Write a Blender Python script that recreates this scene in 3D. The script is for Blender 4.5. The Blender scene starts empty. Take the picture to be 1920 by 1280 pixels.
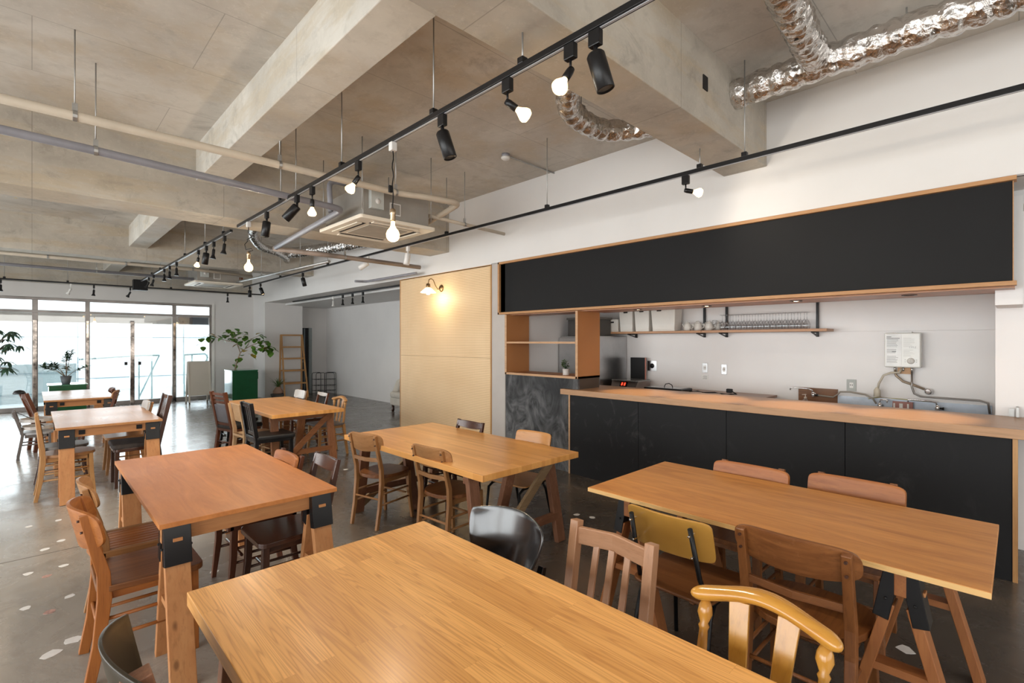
import bpy, bmesh, math, random
from mathutils import Vector, Matrix
random.seed(7)
SC = bpy.context.scene
COL = SC.collection
PI = math.pi
# ---------------------------------------------------------------- camera
cam_d = bpy.data.cameras.new('camera'); cam = bpy.data.objects.new('camera', cam_d); COL.objects.link(cam)
HEAD = math.atan(900/925.0)
cam_d.sensor_width = 36.0; cam_d.lens = 925/1920*36
cam_d.clip_start = .02; cam_d.clip_end = 200
cam.location = (0, 0, 1.6); cam.rotation_euler = (PI/2, 0, -HEAD)
SC.camera = cam
SC.view_settings.view_transform = 'Standard'; SC.view_settings.look = 'None'
SC.view_settings.exposure = 0.0; SC.view_settings.gamma = 1.0; SC.view_settings.use_curve_mapping = False
# ---------------------------------------------------------------- world, sun, daylight
W = bpy.data.worlds.new('world'); SC.world = W; W.use_nodes = True
bg = W.node_tree.nodes['Background']; bg.inputs[0].default_value = (.9, .96, 1, 1); bg.inputs[1].default_value = 4.0
def area(name, loc, rot, sx, sy, power, col=(1, 1, 1)):
    l = bpy.data.lights.new(name, 'AREA'); l.shape = 'RECTANGLE'; l.size = sx; l.size_y = sy; l.energy = power; l.color = col
    o = bpy.data.objects.new(name, l); o.location = loc; o.rotation_euler = rot; COL.objects.link(o); return o
# daylight entering by the glazed street front on the side behind the tables and by the doors at the far end
area('daylight_street_front', (-5.35, 4.5, 1.55), (0, -PI/2, 0), 2.7, 15.0, 575, (1, .99, .975))
area('rear_fill_light', (.6, -3.9, 1.7), (PI/2, 0, 0), 9.0, 2.5, 170, (1, .97, .93))  # unseen fill light added before the windowless rear wall to brighten the room
# unseen light added to brighten the kitchen shelf, up behind the header board
area('kitchen_fill_light', (5.75, 2.4, 2.56), (0, 0, 0), .25, 3.6, 6, (1, .95, .88))
area('daylight_courtyard', (1.5, 16.6, 1.5), (-PI/2, 0, 0), 4.4, 2.3, 130, (.9, .96, 1))
# ---------------------------------------------------------------- material helpers
MATS = {}
def new_mat(name):
    m = bpy.data.materials.new(name); m.use_nodes = True
    nt = m.node_tree; b = nt.nodes['Principled BSDF']; return m, nt, b
def N(nt, typ, **kw):
    n = nt.nodes.new(typ)
    for k, v in kw.items(): setattr(n, k, v)
    return n
def L(nt, a, b): nt.links.new(a, b)
def coords(nt, scale=(1, 1, 1), rot=(0, 0, 0), loc=(0, 0, 0)):
    tc = N(nt, 'ShaderNodeTexCoord'); mp = N(nt, 'ShaderNodeMapping')
    mp.inputs['Scale'].default_value = scale; mp.inputs['Rotation'].default_value = rot; mp.inputs['Location'].default_value = loc
    L(nt, tc.outputs['Object'], mp.inputs[0]); return mp.outputs[0]
def noise(nt, vec, scale=5, detail=4, rough=.55, dist=0):
    n = N(nt, 'ShaderNodeTexNoise'); n.inputs['Scale'].default_value = scale; n.inputs['Detail'].default_value = detail
    n.inputs['Roughness'].default_value = rough; n.inputs['Distortion'].default_value = dist
    L(nt, vec, n.inputs['Vector']); return n.outputs['Fac']
def ramp(nt, fac, stops):
    r = N(nt, 'ShaderNodeValToRGB'); e = r.color_ramp.elements
    while len(e) > 1: e.remove(e[-1])
    for i, (p, c) in enumerate(stops):
        x = e[0] if i == 0 else e.new(p)
        x.position = p; x.color = (c, c, c, 1) if isinstance(c, (int, float)) else (*c, 1)
    L(nt, fac, r.inputs[0]); return r.outputs[0]
def mix(nt, a, b, fac, mode='MIX'):
    m = N(nt, 'ShaderNodeMix', data_type='RGBA', blend_type=mode)
    for s, v in ((m.inputs[6], a), (m.inputs[7], b)):
        if isinstance(v, tuple): s.default_value = (*v, 1)
        else: L(nt, v, s)
    if isinstance(fac, (int, float)): m.inputs[0].default_value = fac
    else: L(nt, fac, m.inputs[0])
    return m.outputs[2]
def math_(nt, op, a, b=None):
    m = N(nt, 'ShaderNodeMath', operation=op)
    for s, v in ((m.inputs[0], a), (m.inputs[1], b)):
        if v is None: continue
        if isinstance(v, (int, float)): s.default_value = v
        else: L(nt, v, s)
    return m.outputs[0]
def bump(nt, b, h, strength=.2, dist=.01):
    n = N(nt, 'ShaderNodeBump'); n.inputs['Strength'].default_value = strength; n.inputs['Distance'].default_value = dist
    L(nt, h, n.inputs['Height']); L(nt, n.outputs[0], b.inputs['Normal'])
def plain(name, col, rough=.5, metal=0, var=.06, coat=0, scale=6, bmp=0, spec=.5):
    m, nt, b = new_mat(name)
    v = coords(nt); n = noise(nt, v, scale, 4)
    c2 = tuple(max(0, x*(1-var*2)) for x in col); c1 = tuple(min(1, x*(1+var)) for x in col)
    L(nt, ramp(nt, n, [(.3, c2), (.7, c1)]), b.inputs['Base Color'])
    b.inputs['Roughness'].default_value = rough; b.inputs['Metallic'].default_value = metal
    b.inputs['Coat Weight'].default_value = coat; b.inputs['Coat Roughness'].default_value = .12; b.inputs['Specular IOR Level'].default_value = spec
    if bmp: bump(nt, b, noise(nt, v, scale*12, 3), bmp, .002)
    return m
def emit(name, col, strength):
    m, nt, b = new_mat(name); b.inputs['Base Color'].default_value = (*col, 1)
    b.inputs['Emission Color'].default_value = (*col, 1); b.inputs['Emission Strength'].default_value = strength; return m
def wood(name, light, dark, axis='z', rough=.38, scale=1.0, coat=.08, wear=0, knots=0):
    """plain timber, grain along the given object axis"""
    k = {'x': (1.2, 16, 16), 'y': (16, 1.2, 16), 'z': (16, 16, 1.2)}[axis]
    m, nt, b = new_mat(name)
    v = coords(nt, tuple(a*scale for a in k))
    n1 = noise(nt, v, 1.6, 6, .62, .6); v2 = coords(nt, tuple(a*scale*3.5 for a in k)); n2 = noise(nt, v2, 2.2, 3, .6)
    c = ramp(nt, n1, [(.28, dark), (.5, tuple((p+q)/2 for p, q in zip(light, dark))), (.72, light)])
    c = mix(nt, c, tuple(x*.55 for x in dark), math_(nt, 'MULTIPLY', ramp(nt, n2, [(.52, 0), (.7, 1)]), .35))
    if wear:
        w = noise(nt, coords(nt, (3, 3, 3)), 3, 6, .7)
        c = mix(nt, c, tuple(min(1, x*1.7+.05) for x in light), math_(nt, 'MULTIPLY', ramp(nt, w, [(.6, 0), (.68, 1)]), wear))
    if knots:
        vo = N(nt, 'ShaderNodeTexVoronoi'); vo.inputs['Scale'].default_value = 1; ks = {'x': (4, 9, 9), 'y': (9, 4, 9), 'z': (9, 9, 4)}[axis]
        L(nt, coords(nt, ks), vo.inputs['Vector'])
        c = mix(nt, c, tuple(x*.35 for x in dark), math_(nt, 'MULTIPLY', ramp(nt, vo.outputs['Distance'], [(.07, 1), (.14, 0)]), knots))
    L(nt, c, b.inputs['Base Color']); b.inputs['Roughness'].default_value = rough; b.inputs['Specular IOR Level'].default_value = .38
    b.inputs['Coat Weight'].default_value = coat; b.inputs['Coat Roughness'].default_value = .18
    bump(nt, b, n2, .06, .002)
    return m
def woods(name, light, dark, **kw): return {a: wood(name + '_' + a, light, dark, a, **kw) for a in 'xyz'}
def butcher(name, base, dark, rough=.3, strip=.042, length=.75, grain=1.0, contrast=.8):
    """edge-glued strips running along y, each with its own tone and figure"""
    m, nt, b = new_mat(name)
    v = coords(nt, (1, 1, 1), (0, 0, PI/2))
    br = N(nt, 'ShaderNodeTexBrick'); br.offset = .37; br.inputs['Scale'].default_value = 1
    br.inputs['Color1'].default_value = (0, 0, 0, 1); br.inputs['Color2'].default_value = (1, 1, 1, 1)
    br.inputs['Mortar Size'].default_value = .0006; br.inputs['Mortar Smooth'].default_value = .3
    br.inputs['Brick Width'].default_value = length; br.inputs['Row Height'].default_value = strip
    L(nt, v, br.inputs['Vector'])
    off = N(nt, 'ShaderNodeVectorMath', operation='MULTIPLY_ADD'); off.inputs[1].default_value = (3.1, 7.7, 1.9)
    L(nt, br.outputs['Color'], off.inputs[0]); L(nt, coords(nt, (1, 1, 1)), off.inputs[2])
    mp = N(nt, 'ShaderNodeMapping'); mp.inputs['Scale'].default_value = (15, .62, 9); L(nt, off.outputs[0], mp.inputs[0])
    ring = noise(nt, mp.outputs[0], 1.1, 2, .42, .12)
    rr = math_(nt, 'FRACT', math_(nt, 'MULTIPLY', ring, 17*grain))
    rr = ramp(nt, rr, [(0, .9), (.2, .15), (.55, 0), (.85, .4), (1, .9)])
    mp2 = N(nt, 'ShaderNodeMapping'); mp2.inputs['Scale'].default_value = (170, 3.2, 90); L(nt, off.outputs[0], mp2.inputs[0])
    fine = noise(nt, mp2.outputs[0], 1.3, 3, .6)
    tone = mix(nt, tuple(min(1, x*1.05) for x in base), tuple(x*y for x, y in zip(base, (.8, .72, .6))), br.outputs['Color'])
    c = mix(nt, tone, dark, math_(nt, 'MULTIPLY', rr, contrast*.62))
    c = mix(nt, c, dark, math_(nt, 'MULTIPLY', ramp(nt, fine, [(.5, 0), (.75, 1)]), contrast*.4))
    c = mix(nt, c, dark, math_(nt, 'MULTIPLY', br.outputs['Fac'], .5))
    L(nt, c, b.inputs['Base Color']); b.inputs['Roughness'].default_value = rough
    b.inputs['Coat Weight'].default_value = .12; b.inputs['Coat Roughness'].default_value = .2
    bump(nt, b, fine, .05, .002)
    return m
def plytop(name, base, dark, scratch, rough=.36):
    """one sheet of worn veneer, grain along y, with pale scratches"""
    m, nt, b = new_mat(name)
    n1 = noise(nt, coords(nt, (7, .9, 7)), 2.2, 7, .65, .8)
    n2 = noise(nt, coords(nt, (60, 3, 30)), 1.4, 4, .65)
    blot = noise(nt, coords(nt, (1, 1, 1)), 1.7, 3)
    c = ramp(nt, n1, [(.3, dark), (.52, base), (.72, tuple(min(1, x*1.18) for x in base))])
    c = mix(nt, c, dark, math_(nt, 'MULTIPLY', ramp(nt, n2, [(.5, 0), (.75, 1)]), .5))
    c = mix(nt, c, tuple(x*.8 for x in base), math_(nt, 'MULTIPLY', blot, .5))
    sc = noise(nt, coords(nt, (10, 3.5, 9), (0, 0, .5)), 2.9, 9, .84, 1.8)
    c = mix(nt, c, scratch, math_(nt, 'MULTIPLY', ramp(nt, sc, [(.6, 0), (.7, 1)]), .7))
    L(nt, c, b.inputs['Base Color'])
    L(nt, ramp(nt, blot, [(.3, rough-.03), (.7, rough+.05)]), b.inputs['Roughness'])
    b.inputs['Coat Weight'].default_value = .03; b.inputs['Coat Roughness'].default_value = .25; b.inputs['Specular IOR Level'].default_value = .4
    return m
def concrete(name, light, dark, plane='xy', panel=(1.8, .9), warm=(.46, .37, .25), seam=.5, marks=False):
    m, nt, b = new_mat(name)
    rot = {'xy': (0, 0, 0), 'xz': (PI/2, 0, 0), 'yz': (PI/2, 0, PI/2)}[plane]
    tc = N(nt, 'ShaderNodeTexCoord'); P = tc.outputs['Object']
    n1 = noise(nt, coords(nt), .9, 6, .62, .5); n2 = noise(nt, coords(nt), 7, 6, .68, .3); n3 = noise(nt, coords(nt, (.5, .5, 3.0)), 2.4, 5, .6)
    c = ramp(nt, n1, [(.36, dark), (.62, light)])
    c = mix(nt, c, warm, math_(nt, 'MULTIPLY', ramp(nt, n3, [(.5, 0), (.62, 1)]), .55))
    n5 = noise(nt, coords(nt, (1, 1, 1.6)), 1.9, 7, .7, .9); c = mix(nt, c, tuple(x*.6 for x in dark), math_(nt, 'MULTIPLY', ramp(nt, n5, [(.56, 0), (.68, 1)]), .5))
    c = mix(nt, c, tuple(x*.62 for x in dark), math_(nt, 'MULTIPLY', ramp(nt, n2, [(.52, 0), (.78, 1)]), .45))
    n4 = noise(nt, coords(nt), 28, 4, .7); c = mix(nt, c, tuple(min(1, x*1.25) for x in light), math_(nt, 'MULTIPLY', ramp(nt, n4, [(.55, 0), (.75, 1)]), .3))
    sep = N(nt, 'ShaderNodeSeparateXYZ'); L(nt, P, sep.inputs[0]); cmb = N(nt, 'ShaderNodeCombineXYZ')
    a, d = {'xy': (0, 1), 'xz': (0, 2), 'yz': (1, 2)}[plane]
    L(nt, sep.outputs[a], cmb.inputs[0]); L(nt, sep.outputs[d], cmb.inputs[1])
    br = N(nt, 'ShaderNodeTexBrick'); br.offset = .5 if plane == 'xy' else 0
    br.inputs['Scale'].default_value = 1; br.inputs['Brick Width'].default_value = panel[0]; br.inputs['Row Height'].default_value = panel[1]
    br.inputs['Mortar Size'].default_value = .004; br.inputs['Mortar Smooth'].default_value = .5
    br.inputs['Color1'].default_value = (0, 0, 0, 1); br.inputs['Color2'].default_value = (1, 1, 1, 1)
    L(nt, cmb.outputs[0], br.inputs['Vector'])
    c = mix(nt, c, tuple(x*.78 for x in light), math_(nt, 'MULTIPLY', br.outputs['Color'], .22))
    c = mix(nt, c, tuple(x*.4 for x in dark), math_(nt, 'MULTIPLY', br.outputs['Fac'], seam))
    vo = N(nt, 'ShaderNodeTexVoronoi'); vo.inputs['Scale'].default_value = 1.1; vo.inputs['Randomness'].default_value = 1
    L(nt, P, vo.inputs['Vector'])
    pin = ramp(nt, vo.outputs['Distance'], [(.016, 1), (.026, 0)])
    if marks:
        seph = N(nt, 'ShaderNodeSeparateColor'); L(nt, vo.outputs['Color'], seph.inputs[0])
        mc = mix(nt, (.5, .05, .03), (.7, .5, .05), ramp(nt, seph.outputs[0], [(.6, 0), (.61, 1)]))
        c = mix(nt, c, mc, math_(nt, 'MULTIPLY', pin, .8))
    else:
        c = mix(nt, c, tuple(x*.3 for x in dark), math_(nt, 'MULTIPLY', pin, .7))
    L(nt, c, b.inputs['Base Color']); b.inputs['Roughness'].default_value = .78
    bump(nt, b, n2, .15, .01)
    return m
def glass_mat(name, tint=(1, 1, 1), rough=.0, refl=.1):
    m, nt, b = new_mat(name); nt.nodes.remove(b); out = nt.nodes['Material Output']
    t = N(nt, 'ShaderNodeBsdfTransparent'); t.inputs[0].default_value = (*tint, 1)
    g = N(nt, 'ShaderNodeBsdfGlossy'); g.inputs['Roughness'].default_value = rough
    fr = N(nt, 'ShaderNodeFresnel'); fr.inputs[0].default_value = 1.45
    s = N(nt, 'ShaderNodeMixShader'); L(nt, math_(nt, 'ADD', fr.outputs[0], refl*.3), s.inputs[0]); L(nt, t.outputs[0], s.inputs[1]); L(nt, g.outputs[0], s.inputs[2])
    L(nt, s.outputs[0], out.inputs[0]); return m
# ---------------------------------------------------------------- mesh helpers
class MB:
    def __init__(s): s.v = []; s.f = []; s.sm = []; s.mi = []; s.cur = 0
    def add(s, vs, fs, smooth=False):
        o = len(s.v); s.v += [tuple(p) for p in vs]
        for f in fs: s.f.append([i+o for i in f]); s.sm.append(smooth); s.mi.append(s.cur)
        return s
    def box(s, x0, y0, z0, x1, y1, z1):
        x0, x1 = min(x0, x1), max(x0, x1); y0, y1 = min(y0, y1), max(y0, y1); z0, z1 = min(z0, z1), max(z0, z1)
        return s.add([(x0,y0,z0),(x1,y0,z0),(x1,y1,z0),(x0,y1,z0),(x0,y0,z1),(x1,y0,z1),(x1,y1,z1),(x0,y1,z1)],
                     [(0,3,2,1),(4,5,6,7),(0,1,5,4),(1,2,6,5),(2,3,7,6),(3,0,4,7)])
    def cbox(s, c, d): return s.box(c[0]-d[0]/2, c[1]-d[1]/2, c[2]-d[2]/2, c[0]+d[0]/2, c[1]+d[1]/2, c[2]+d[2]/2)
    def sweep(s, pts, r, n=10, ref=(0, 1, 0), close=False, caps=True):
        """round tube (r number or list) or rectangular bar (r = (half along ref, half across) or a list of those)"""
        pts = [Vector(p) for p in pts]; m = len(pts)
        rs = r if isinstance(r, list) else [r]*m
        rect = isinstance(rs[0], tuple)
        if rect: n = 4
        ref = Vector(ref); vs = []
        for i, p in enumerate(pts):
            if close: t = pts[(i+1) % m] - pts[i-1]
            else: t = pts[min(i+1, m-1)] - pts[max(i-1, 0)]
            t.normalize(); u = ref - t*ref.dot(t)
            if u.length < 1e-4: u = Vector((1, 0, .01)); u = u - t*u.dot(t)
            if u.length < 1e-4: u = Vector((0, 0, 1)); u = u - t*u.dot(t)
            u.normalize(); w = t.cross(u)
            if rect:
                a, b_ = rs[i]
                for sa, sb in ((1, 1), (-1, 1), (-1, -1), (1, -1)): vs.append(p + u*a*sa + w*b_*sb)
            else:
                for k in range(n): vs.append(p + (u*math.cos(2*PI*k/n) + w*math.sin(2*PI*k/n))*rs[i])
        fs = []
        for i in range(m if close else m-1):
            j = (i+1) % m
            for k in range(n): fs.append((i*n+k, i*n+(k+1) % n, j*n+(k+1) % n, j*n+k))
        o = len(s.v); s.add(vs, fs, not rect)
        if caps and not close:
            s.f.append([o+k for k in range(n)][::-1]); s.sm.append(False); s.mi.append(s.cur)
            s.f.append([o+(m-1)*n+k for k in range(n)]); s.sm.append(False); s.mi.append(s.cur)
        return s
    def cyl(s, a, b, r, n=14, r2=None): return s.sweep([a, b], [r, r if r2 is None else r2], n, (.3, .9, .2))
    def lathe(s, prof, c=(0, 0, 0), n=20, axis='z', smooth=True):
        vs = []
        for r, z in prof:
            for k in range(n):
                a = 2*PI*k/n; p = (r*math.cos(a), r*math.sin(a), z)
                if axis == 'x': p = (p[2], p[0], p[1])
                if axis == 'y': p = (p[0], p[2], p[1])
                vs.append((p[0]+c[0], p[1]+c[1], p[2]+c[2]))
        fs = [(i*n+k, i*n+(k+1) % n, (i+1)*n+(k+1) % n, (i+1)*n+k) for i in range(len(prof)-1) for k in range(n)]
        o = len(s.v); s.add(vs, fs, smooth)
        for ring, rev in ((0, True), (len(prof)-1, False)):
            if prof[ring][0] > 1e-4:
                f = [o+ring*n+k for k in range(n)]; s.f.append(f[::-1] if rev else f); s.sm.append(False); s.mi.append(s.cur)
        return s
    def prism(s, outline, z0, z1):
        n = len(outline); vs = [(x, y, z0) for x, y in outline] + [(x, y, z1) for x, y in outline]
        fs = [list(range(n))[::-1], list(range(n, 2*n))] + [(k, (k+1) % n, n+(k+1) % n, n+k) for k in range(n)]
        return s.add(vs, fs)
    def grid(s, fn, nu, nv, smooth=True):
        vs = [fn(i/nu, j/nv) for i in range(nu+1) for j in range(nv+1)]
        fs = [(i*(nv+1)+j, (i+1)*(nv+1)+j, (i+1)*(nv+1)+j+1, i*(nv+1)+j+1) for i in range(nu) for j in range(nv)]
        return s.add(vs, fs, smooth)
    def xf(s, M, start=0):
        for i in range(start, len(s.v)): s.v[i] = tuple(M @ Vector(s.v[i]))
        return s
    def build(s, name, mat, parent=None, loc=(0, 0, 0), rot=(0, 0, 0), bevel=0, seg=2, sub=0, solid=0, origin=None):
        me = bpy.data.meshes.new(name)
        vs = s.v
        if origin is not None:
            vs = [tuple(Vector(p)-Vector(origin)) for p in vs]; loc = origin
        me.from_pydata(vs, [], s.f)
        ms = mat if isinstance(mat, (list, tuple)) else [mat]
        for m in ms: me.materials.append(m)
        for p, sm, mi in zip(me.polygons, s.sm, s.mi): p.use_smooth = sm; p.material_index = min(mi, len(ms)-1)
        bm = bmesh.new(); bm.from_mesh(me); bmesh.ops.recalc_face_normals(bm, faces=bm.faces); bm.to_mesh(me); bm.free()
        o = bpy.data.objects.new(name, me); COL.objects.link(o); o.location = loc; o.rotation_euler = rot
        if parent: o.parent = parent
        if solid:
            d = o.modifiers.new('s', 'SOLIDIFY'); d.thickness = solid; d.offset = 0
        if bevel:
            d = o.modifiers.new('b', 'BEVEL'); d.width = bevel; d.segments = seg; d.limit_method = 'ANGLE'; d.angle_limit = .7
        if sub:
            d = o.modifiers.new('u', 'SUBSURF'); d.levels = sub; d.render_levels = sub
        return o
def tag(o, label=None, cat=None, group=None, kind=None):
    if label: o['label'] = label
    if cat: o['category'] = cat
    if group: o['group'] = group
    if kind: o['kind'] = kind
    return o
def thing(name, label, cat, loc=(0, 0, 0), rz=0, group=None):
    o = bpy.data.objects.new(name, None); COL.objects.link(o); o.empty_display_size = .1
    o.location = loc; o.rotation_euler = (0, 0, rz); return tag(o, label, cat, group)
def struct(mb, name, mat, **kw): return tag(mb.build(name, mat, **kw), kind='structure')
def copy_tree(o, parent=None):
    c = o.copy(); COL.objects.link(c)
    if parent: c.parent = parent
    for ch in list(o.children): copy_tree(ch, c)
    return c
def dup(o, loc, rz=None, label=None, group=None):
    c = copy_tree(o); c.location = loc
    if rz is not None: c.rotation_euler = (0, 0, rz)
    return tag(c, label, None, group)
def rrect(x0, y0, x1, y1, r, n=5):
    out = []
    for cx, cy, a in ((x1-r, y1-r, 0), (x0+r, y1-r, 1), (x0+r, y0+r, 2), (x1-r, y0+r, 3)):
        for k in range(n+1):
            t = (a + k/n)*PI/2; out.append((cx+r*math.cos(t), cy+r*math.sin(t)))
    return out
def spot_light(parent, loc, aim, power, col=(1, .8, .55), size=1.2, radius=.03, name='lamp_light'):
    l = bpy.data.lights.new(name, 'SPOT'); l.energy = power; l.color = col; l.spot_size = size; l.spot_blend = .6; l.shadow_soft_size = radius
    o = bpy.data.objects.new(name, l); COL.objects.link(o); o.location = loc
    o.rotation_euler = Vector(aim).to_track_quat('-Z', 'Y').to_euler()
    if parent: o.parent = parent
    return o
def point_light(parent, loc, power, col=(1, .78, .5), radius=.05, name='bulb_light'):
    l = bpy.data.lights.new(name, 'POINT'); l.energy = power; l.color = col; l.shadow_soft_size = radius
    o = bpy.data.objects.new(name, l); COL.objects.link(o); o.location = loc
    if parent: o.parent = parent
    return o
# ---------------------------------------------------------------- shared materials
WHITE = plain('white_wall_paint', (.70, .685, .67), .75, var=.02, scale=1.2)
WHITE2 = plain('kitchen_panel_white', (.74, .72, .71), .35, var=.02, scale=1.5)
CEILM = plain('white_soffit_paint', (.68, .67, .66), .8, var=.02)
BEIGE = plain('beige_hall_paint', (.66, .54, .38), .7, var=.03)
SLAB = concrete('slab_concrete', (.62, .585, .53), (.455, .42, .37), 'xy', marks=True)
BEAMX = concrete('beam_concrete_along', (.54, .50, .43), (.38, .345, .295), 'xz', panel=(1.55, 2.2))
BEAMY = concrete('beam_concrete_across', (.62, .59, .53), (.47, .44, .385), 'yz', panel=(1.7, 2.2), warm=(.5, .42, .3))
BLACK = plain('black_painted_metal', (.007, .007, .008), .35, var=.1, spec=.3)
BLACKM = plain('matt_black', (.012, .012, .013), .55, var=.1, spec=.25)
STEEL = plain('zinc_plated_steel', (.42, .42, .41), .45, .8, var=.1)
STAINLESS = plain('stainless_steel', (.5, .5, .5), .28, 1, var=.12, scale=2)
CHROME = plain('chrome', (.8, .8, .8), .08, 1, var=.02)
WPLAST = plain('white_plastic', (.75, .74, .71), .4, var=.02)
OAKS = woods('honey_wood', (.52, .29, .11), (.36, .17, .06))
BIRCH = woods('birch_ply', (.62, .36, .2), (.52, .28, .14), rough=.45, coat=.05)
ORANGE = plain('orange_stained_ply', (.43, .18, .055), .5, var=.05, scale=1.2)
# floor: worn polished concrete
FLOORM, nt, b = new_mat('polished_floor')
v = coords(nt); n1 = noise(nt, v, .42, 6, .6, .8); n2 = noise(nt, v, 3.2, 8, .68, 1.0); n3 = noise(nt, coords(nt, (1.2, 1, 1), (0, 0, .6)), 9, 6, .7, .5)
sx = N(nt, 'ShaderNodeSeparateXYZ'); L(nt, v, sx.inputs[0])
c = ramp(nt, n1, [(.3, (.27, .24, .205)), (.55, (.37, .335, .295)), (.75, (.45, .42, .38))])
c = mix(nt, c, (.16, .125, .095), math_(nt, 'MULTIPLY', ramp(nt, n2, [(.5, 0), (.72, 1)]), .5))
c = mix(nt, c, (.42, .39, .35), math_(nt, 'MULTIPLY', ramp(nt, n3, [(.6, 0), (.75, 1)]), .22))
# browner floor with painted-in shade, both deepening towards the bar side of the room
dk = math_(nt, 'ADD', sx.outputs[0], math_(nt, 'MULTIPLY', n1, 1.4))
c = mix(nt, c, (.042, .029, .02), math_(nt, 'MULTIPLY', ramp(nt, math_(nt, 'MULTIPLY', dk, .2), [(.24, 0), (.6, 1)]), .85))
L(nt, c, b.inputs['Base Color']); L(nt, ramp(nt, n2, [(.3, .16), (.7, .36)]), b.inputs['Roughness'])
b.inputs['Coat Weight'].default_value = .2; b.inputs['Coat Roughness'].default_value = .12; bump(nt, b, n2, .08, .01)
# ---------------------------------------------------------------- room shell
fl = struct(MB().box(-5.6, -4.2, -.2, 9.0, 16.05, 0), 'floor', FLOORM)
PATCH = plain('white_filler', (.85, .84, .82), .5, var=.04, scale=30)
PATCHR = plain('pinkish_filler', (.55, .33, .28), .5, var=.3, scale=60)
for i, (x, y) in enumerate([(-.02,5.97),(.17,6.0),(.17,5.37),(.07,5.23),(.16,4.76),(-.02,4.76),(.07,4.62),(.17,4.16),(-.03,4.16),(.07,4.0),(.16,3.54),(.07,3.46),(.91,3.9),(3.61,2.85),(3.65,2.71),(3.25,.41),(2.81,5.87)]):
    k = 9; r = .028 if i not in (10, 11, 15) else .04
    pts = [(r*random.uniform(.7, 1.15)*1.1*math.cos(2*PI*a/k), r*random.uniform(.7, 1.15)*math.sin(2*PI*a/k)) for a in range(k)]
    MB().prism(pts, 0, .0012).build('filler_patch', PATCHR if i in (6, 9) else PATCH, fl, (x, y, 0), (0, 0, random.random()*3))
MB().box(-5, 5.115, 0, .42, 5.121, .0008).build('floor_joint', plain('joint_dark', (.08, .06, .05), .8), fl)
struct(MB().box(-5.6, -4.2, 3.73, 9.0, 16.4, 3.95), 'ceiling', SLAB)
def beam(nm, a, m): return struct(MB().box(*a), nm, m, bevel=.006)
beam('trim_1', (-5.6, 1.57, 3.16, 4.7, 1.95, 3.74), BEAMX)
beam('trim_2', (-5.6, 6.25, 3.0, 4.7, 6.76, 3.74), BEAMX)
beam('trim_3', (-5.6, 11.45, 3.12, 4.7, 11.83, 3.74), BEAMX)
beam('trim_4', (-5.6, 15.93, 2.95, 4.7, 16.3, 3.74), BEAMX)
for i, (y0, y1) in enumerate(((-4.1, 1.58), (1.94, 6.26), (6.75, 11.46), (11.82, 15.94))):
    if i: beam('trim_%d' % (4+i), (1.28, y0, 3.35, 1.56, y1, 3.74), BEAMY)
for i, (y0, y1) in enumerate(((1.94, 6.26), (6.75, 11.46), (11.82, 15.94))): beam('trim_%d' % (8+i), (-2.6, y0, 3.35, -2.3, y1, 3.74), BEAMY)
# holes in the near beam
HOLE = plain('dark_hole', (.015, .013, .012), .9)
struct(MB().lathe([(.085, 0), (.085, .012)], (3.98, 1.555, 3.55), 20, 'y'), 'trim_12', HOLE)
MB().box(3.42, 1.562, 3.4, 3.49, 1.572, 3.5).build('beam_pocket', HOLE, bpy.data.objects['trim_1'])
# bar-side wall: upper band, corner, pegboard reveal
struct(MB().box(4.7, -4.2, 2.7, 5.25, 15.95, 3.74), 'wall_bar_side', WHITE)
struct(MB().box(4.7, 14.8, 0, 5.74, 15.95, 2.7), 'wall_corner_pier', WHITE)
struct(MB().box(4.705, 4.972, 0, 5.15, 5.25, 2.7), 'wall_grey_strip', plain('grey_strip_paint', (.47, .43, .4), .7, var=.02))
struct(MB().box(4.698, -4.2, 2.70, 4.72, 5.25, 2.712), 'trim_13', plain('painted_shadow_gap', (.4, .38, .37), .8))  # thin grey strip painting in the shade below the upper wall band
# alcove beyond the pegboard
struct(MB().box(6.72, 4.9, 0, 6.9, 15.5, 3.0), 'wall_alcove_side', WHITE)
w = MB().box(5.7, 15.38, 2.02, 5.86, 15.55, 2.8).box(5.86+.0, 15.38, 2.02, 6.25, 15.55, 2.8).box(6.25, 15.38, 0, 6.8, 15.55, 2.8)
struct(w, 'wall_alcove_back', WHITE)
struct(MB().box(5.25, 5.2, 2.645, 6.8, 15.5, 2.78), 'trim_14', CEILM)
struct(MB().box(6.705, 5.0, 0, 6.72, 15.38, .06), 'baseboard_alcove', WHITE)
d1 = MB().box(5.74, 15.45, 0, 6.25, 15.5, 2.02); dd = struct(d1, 'door_1', plain('dark_doorway', (.02, .022, .025), .5))
MB().box(6.16, 15.36, 0, 6.25, 15.46, 2.02).build('door_frame', plain('grey_door_frame', (.3, .34, .34), .4), dd)
MB().box(6.02, 15.42, 0, 6.06, 15.47, 2.0).box(5.76, 15.42, .95, 6.04, 15.46, 1.0).build('door_rail', plain('steel_blue', (.16, .2, .22), .4), dd)
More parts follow.
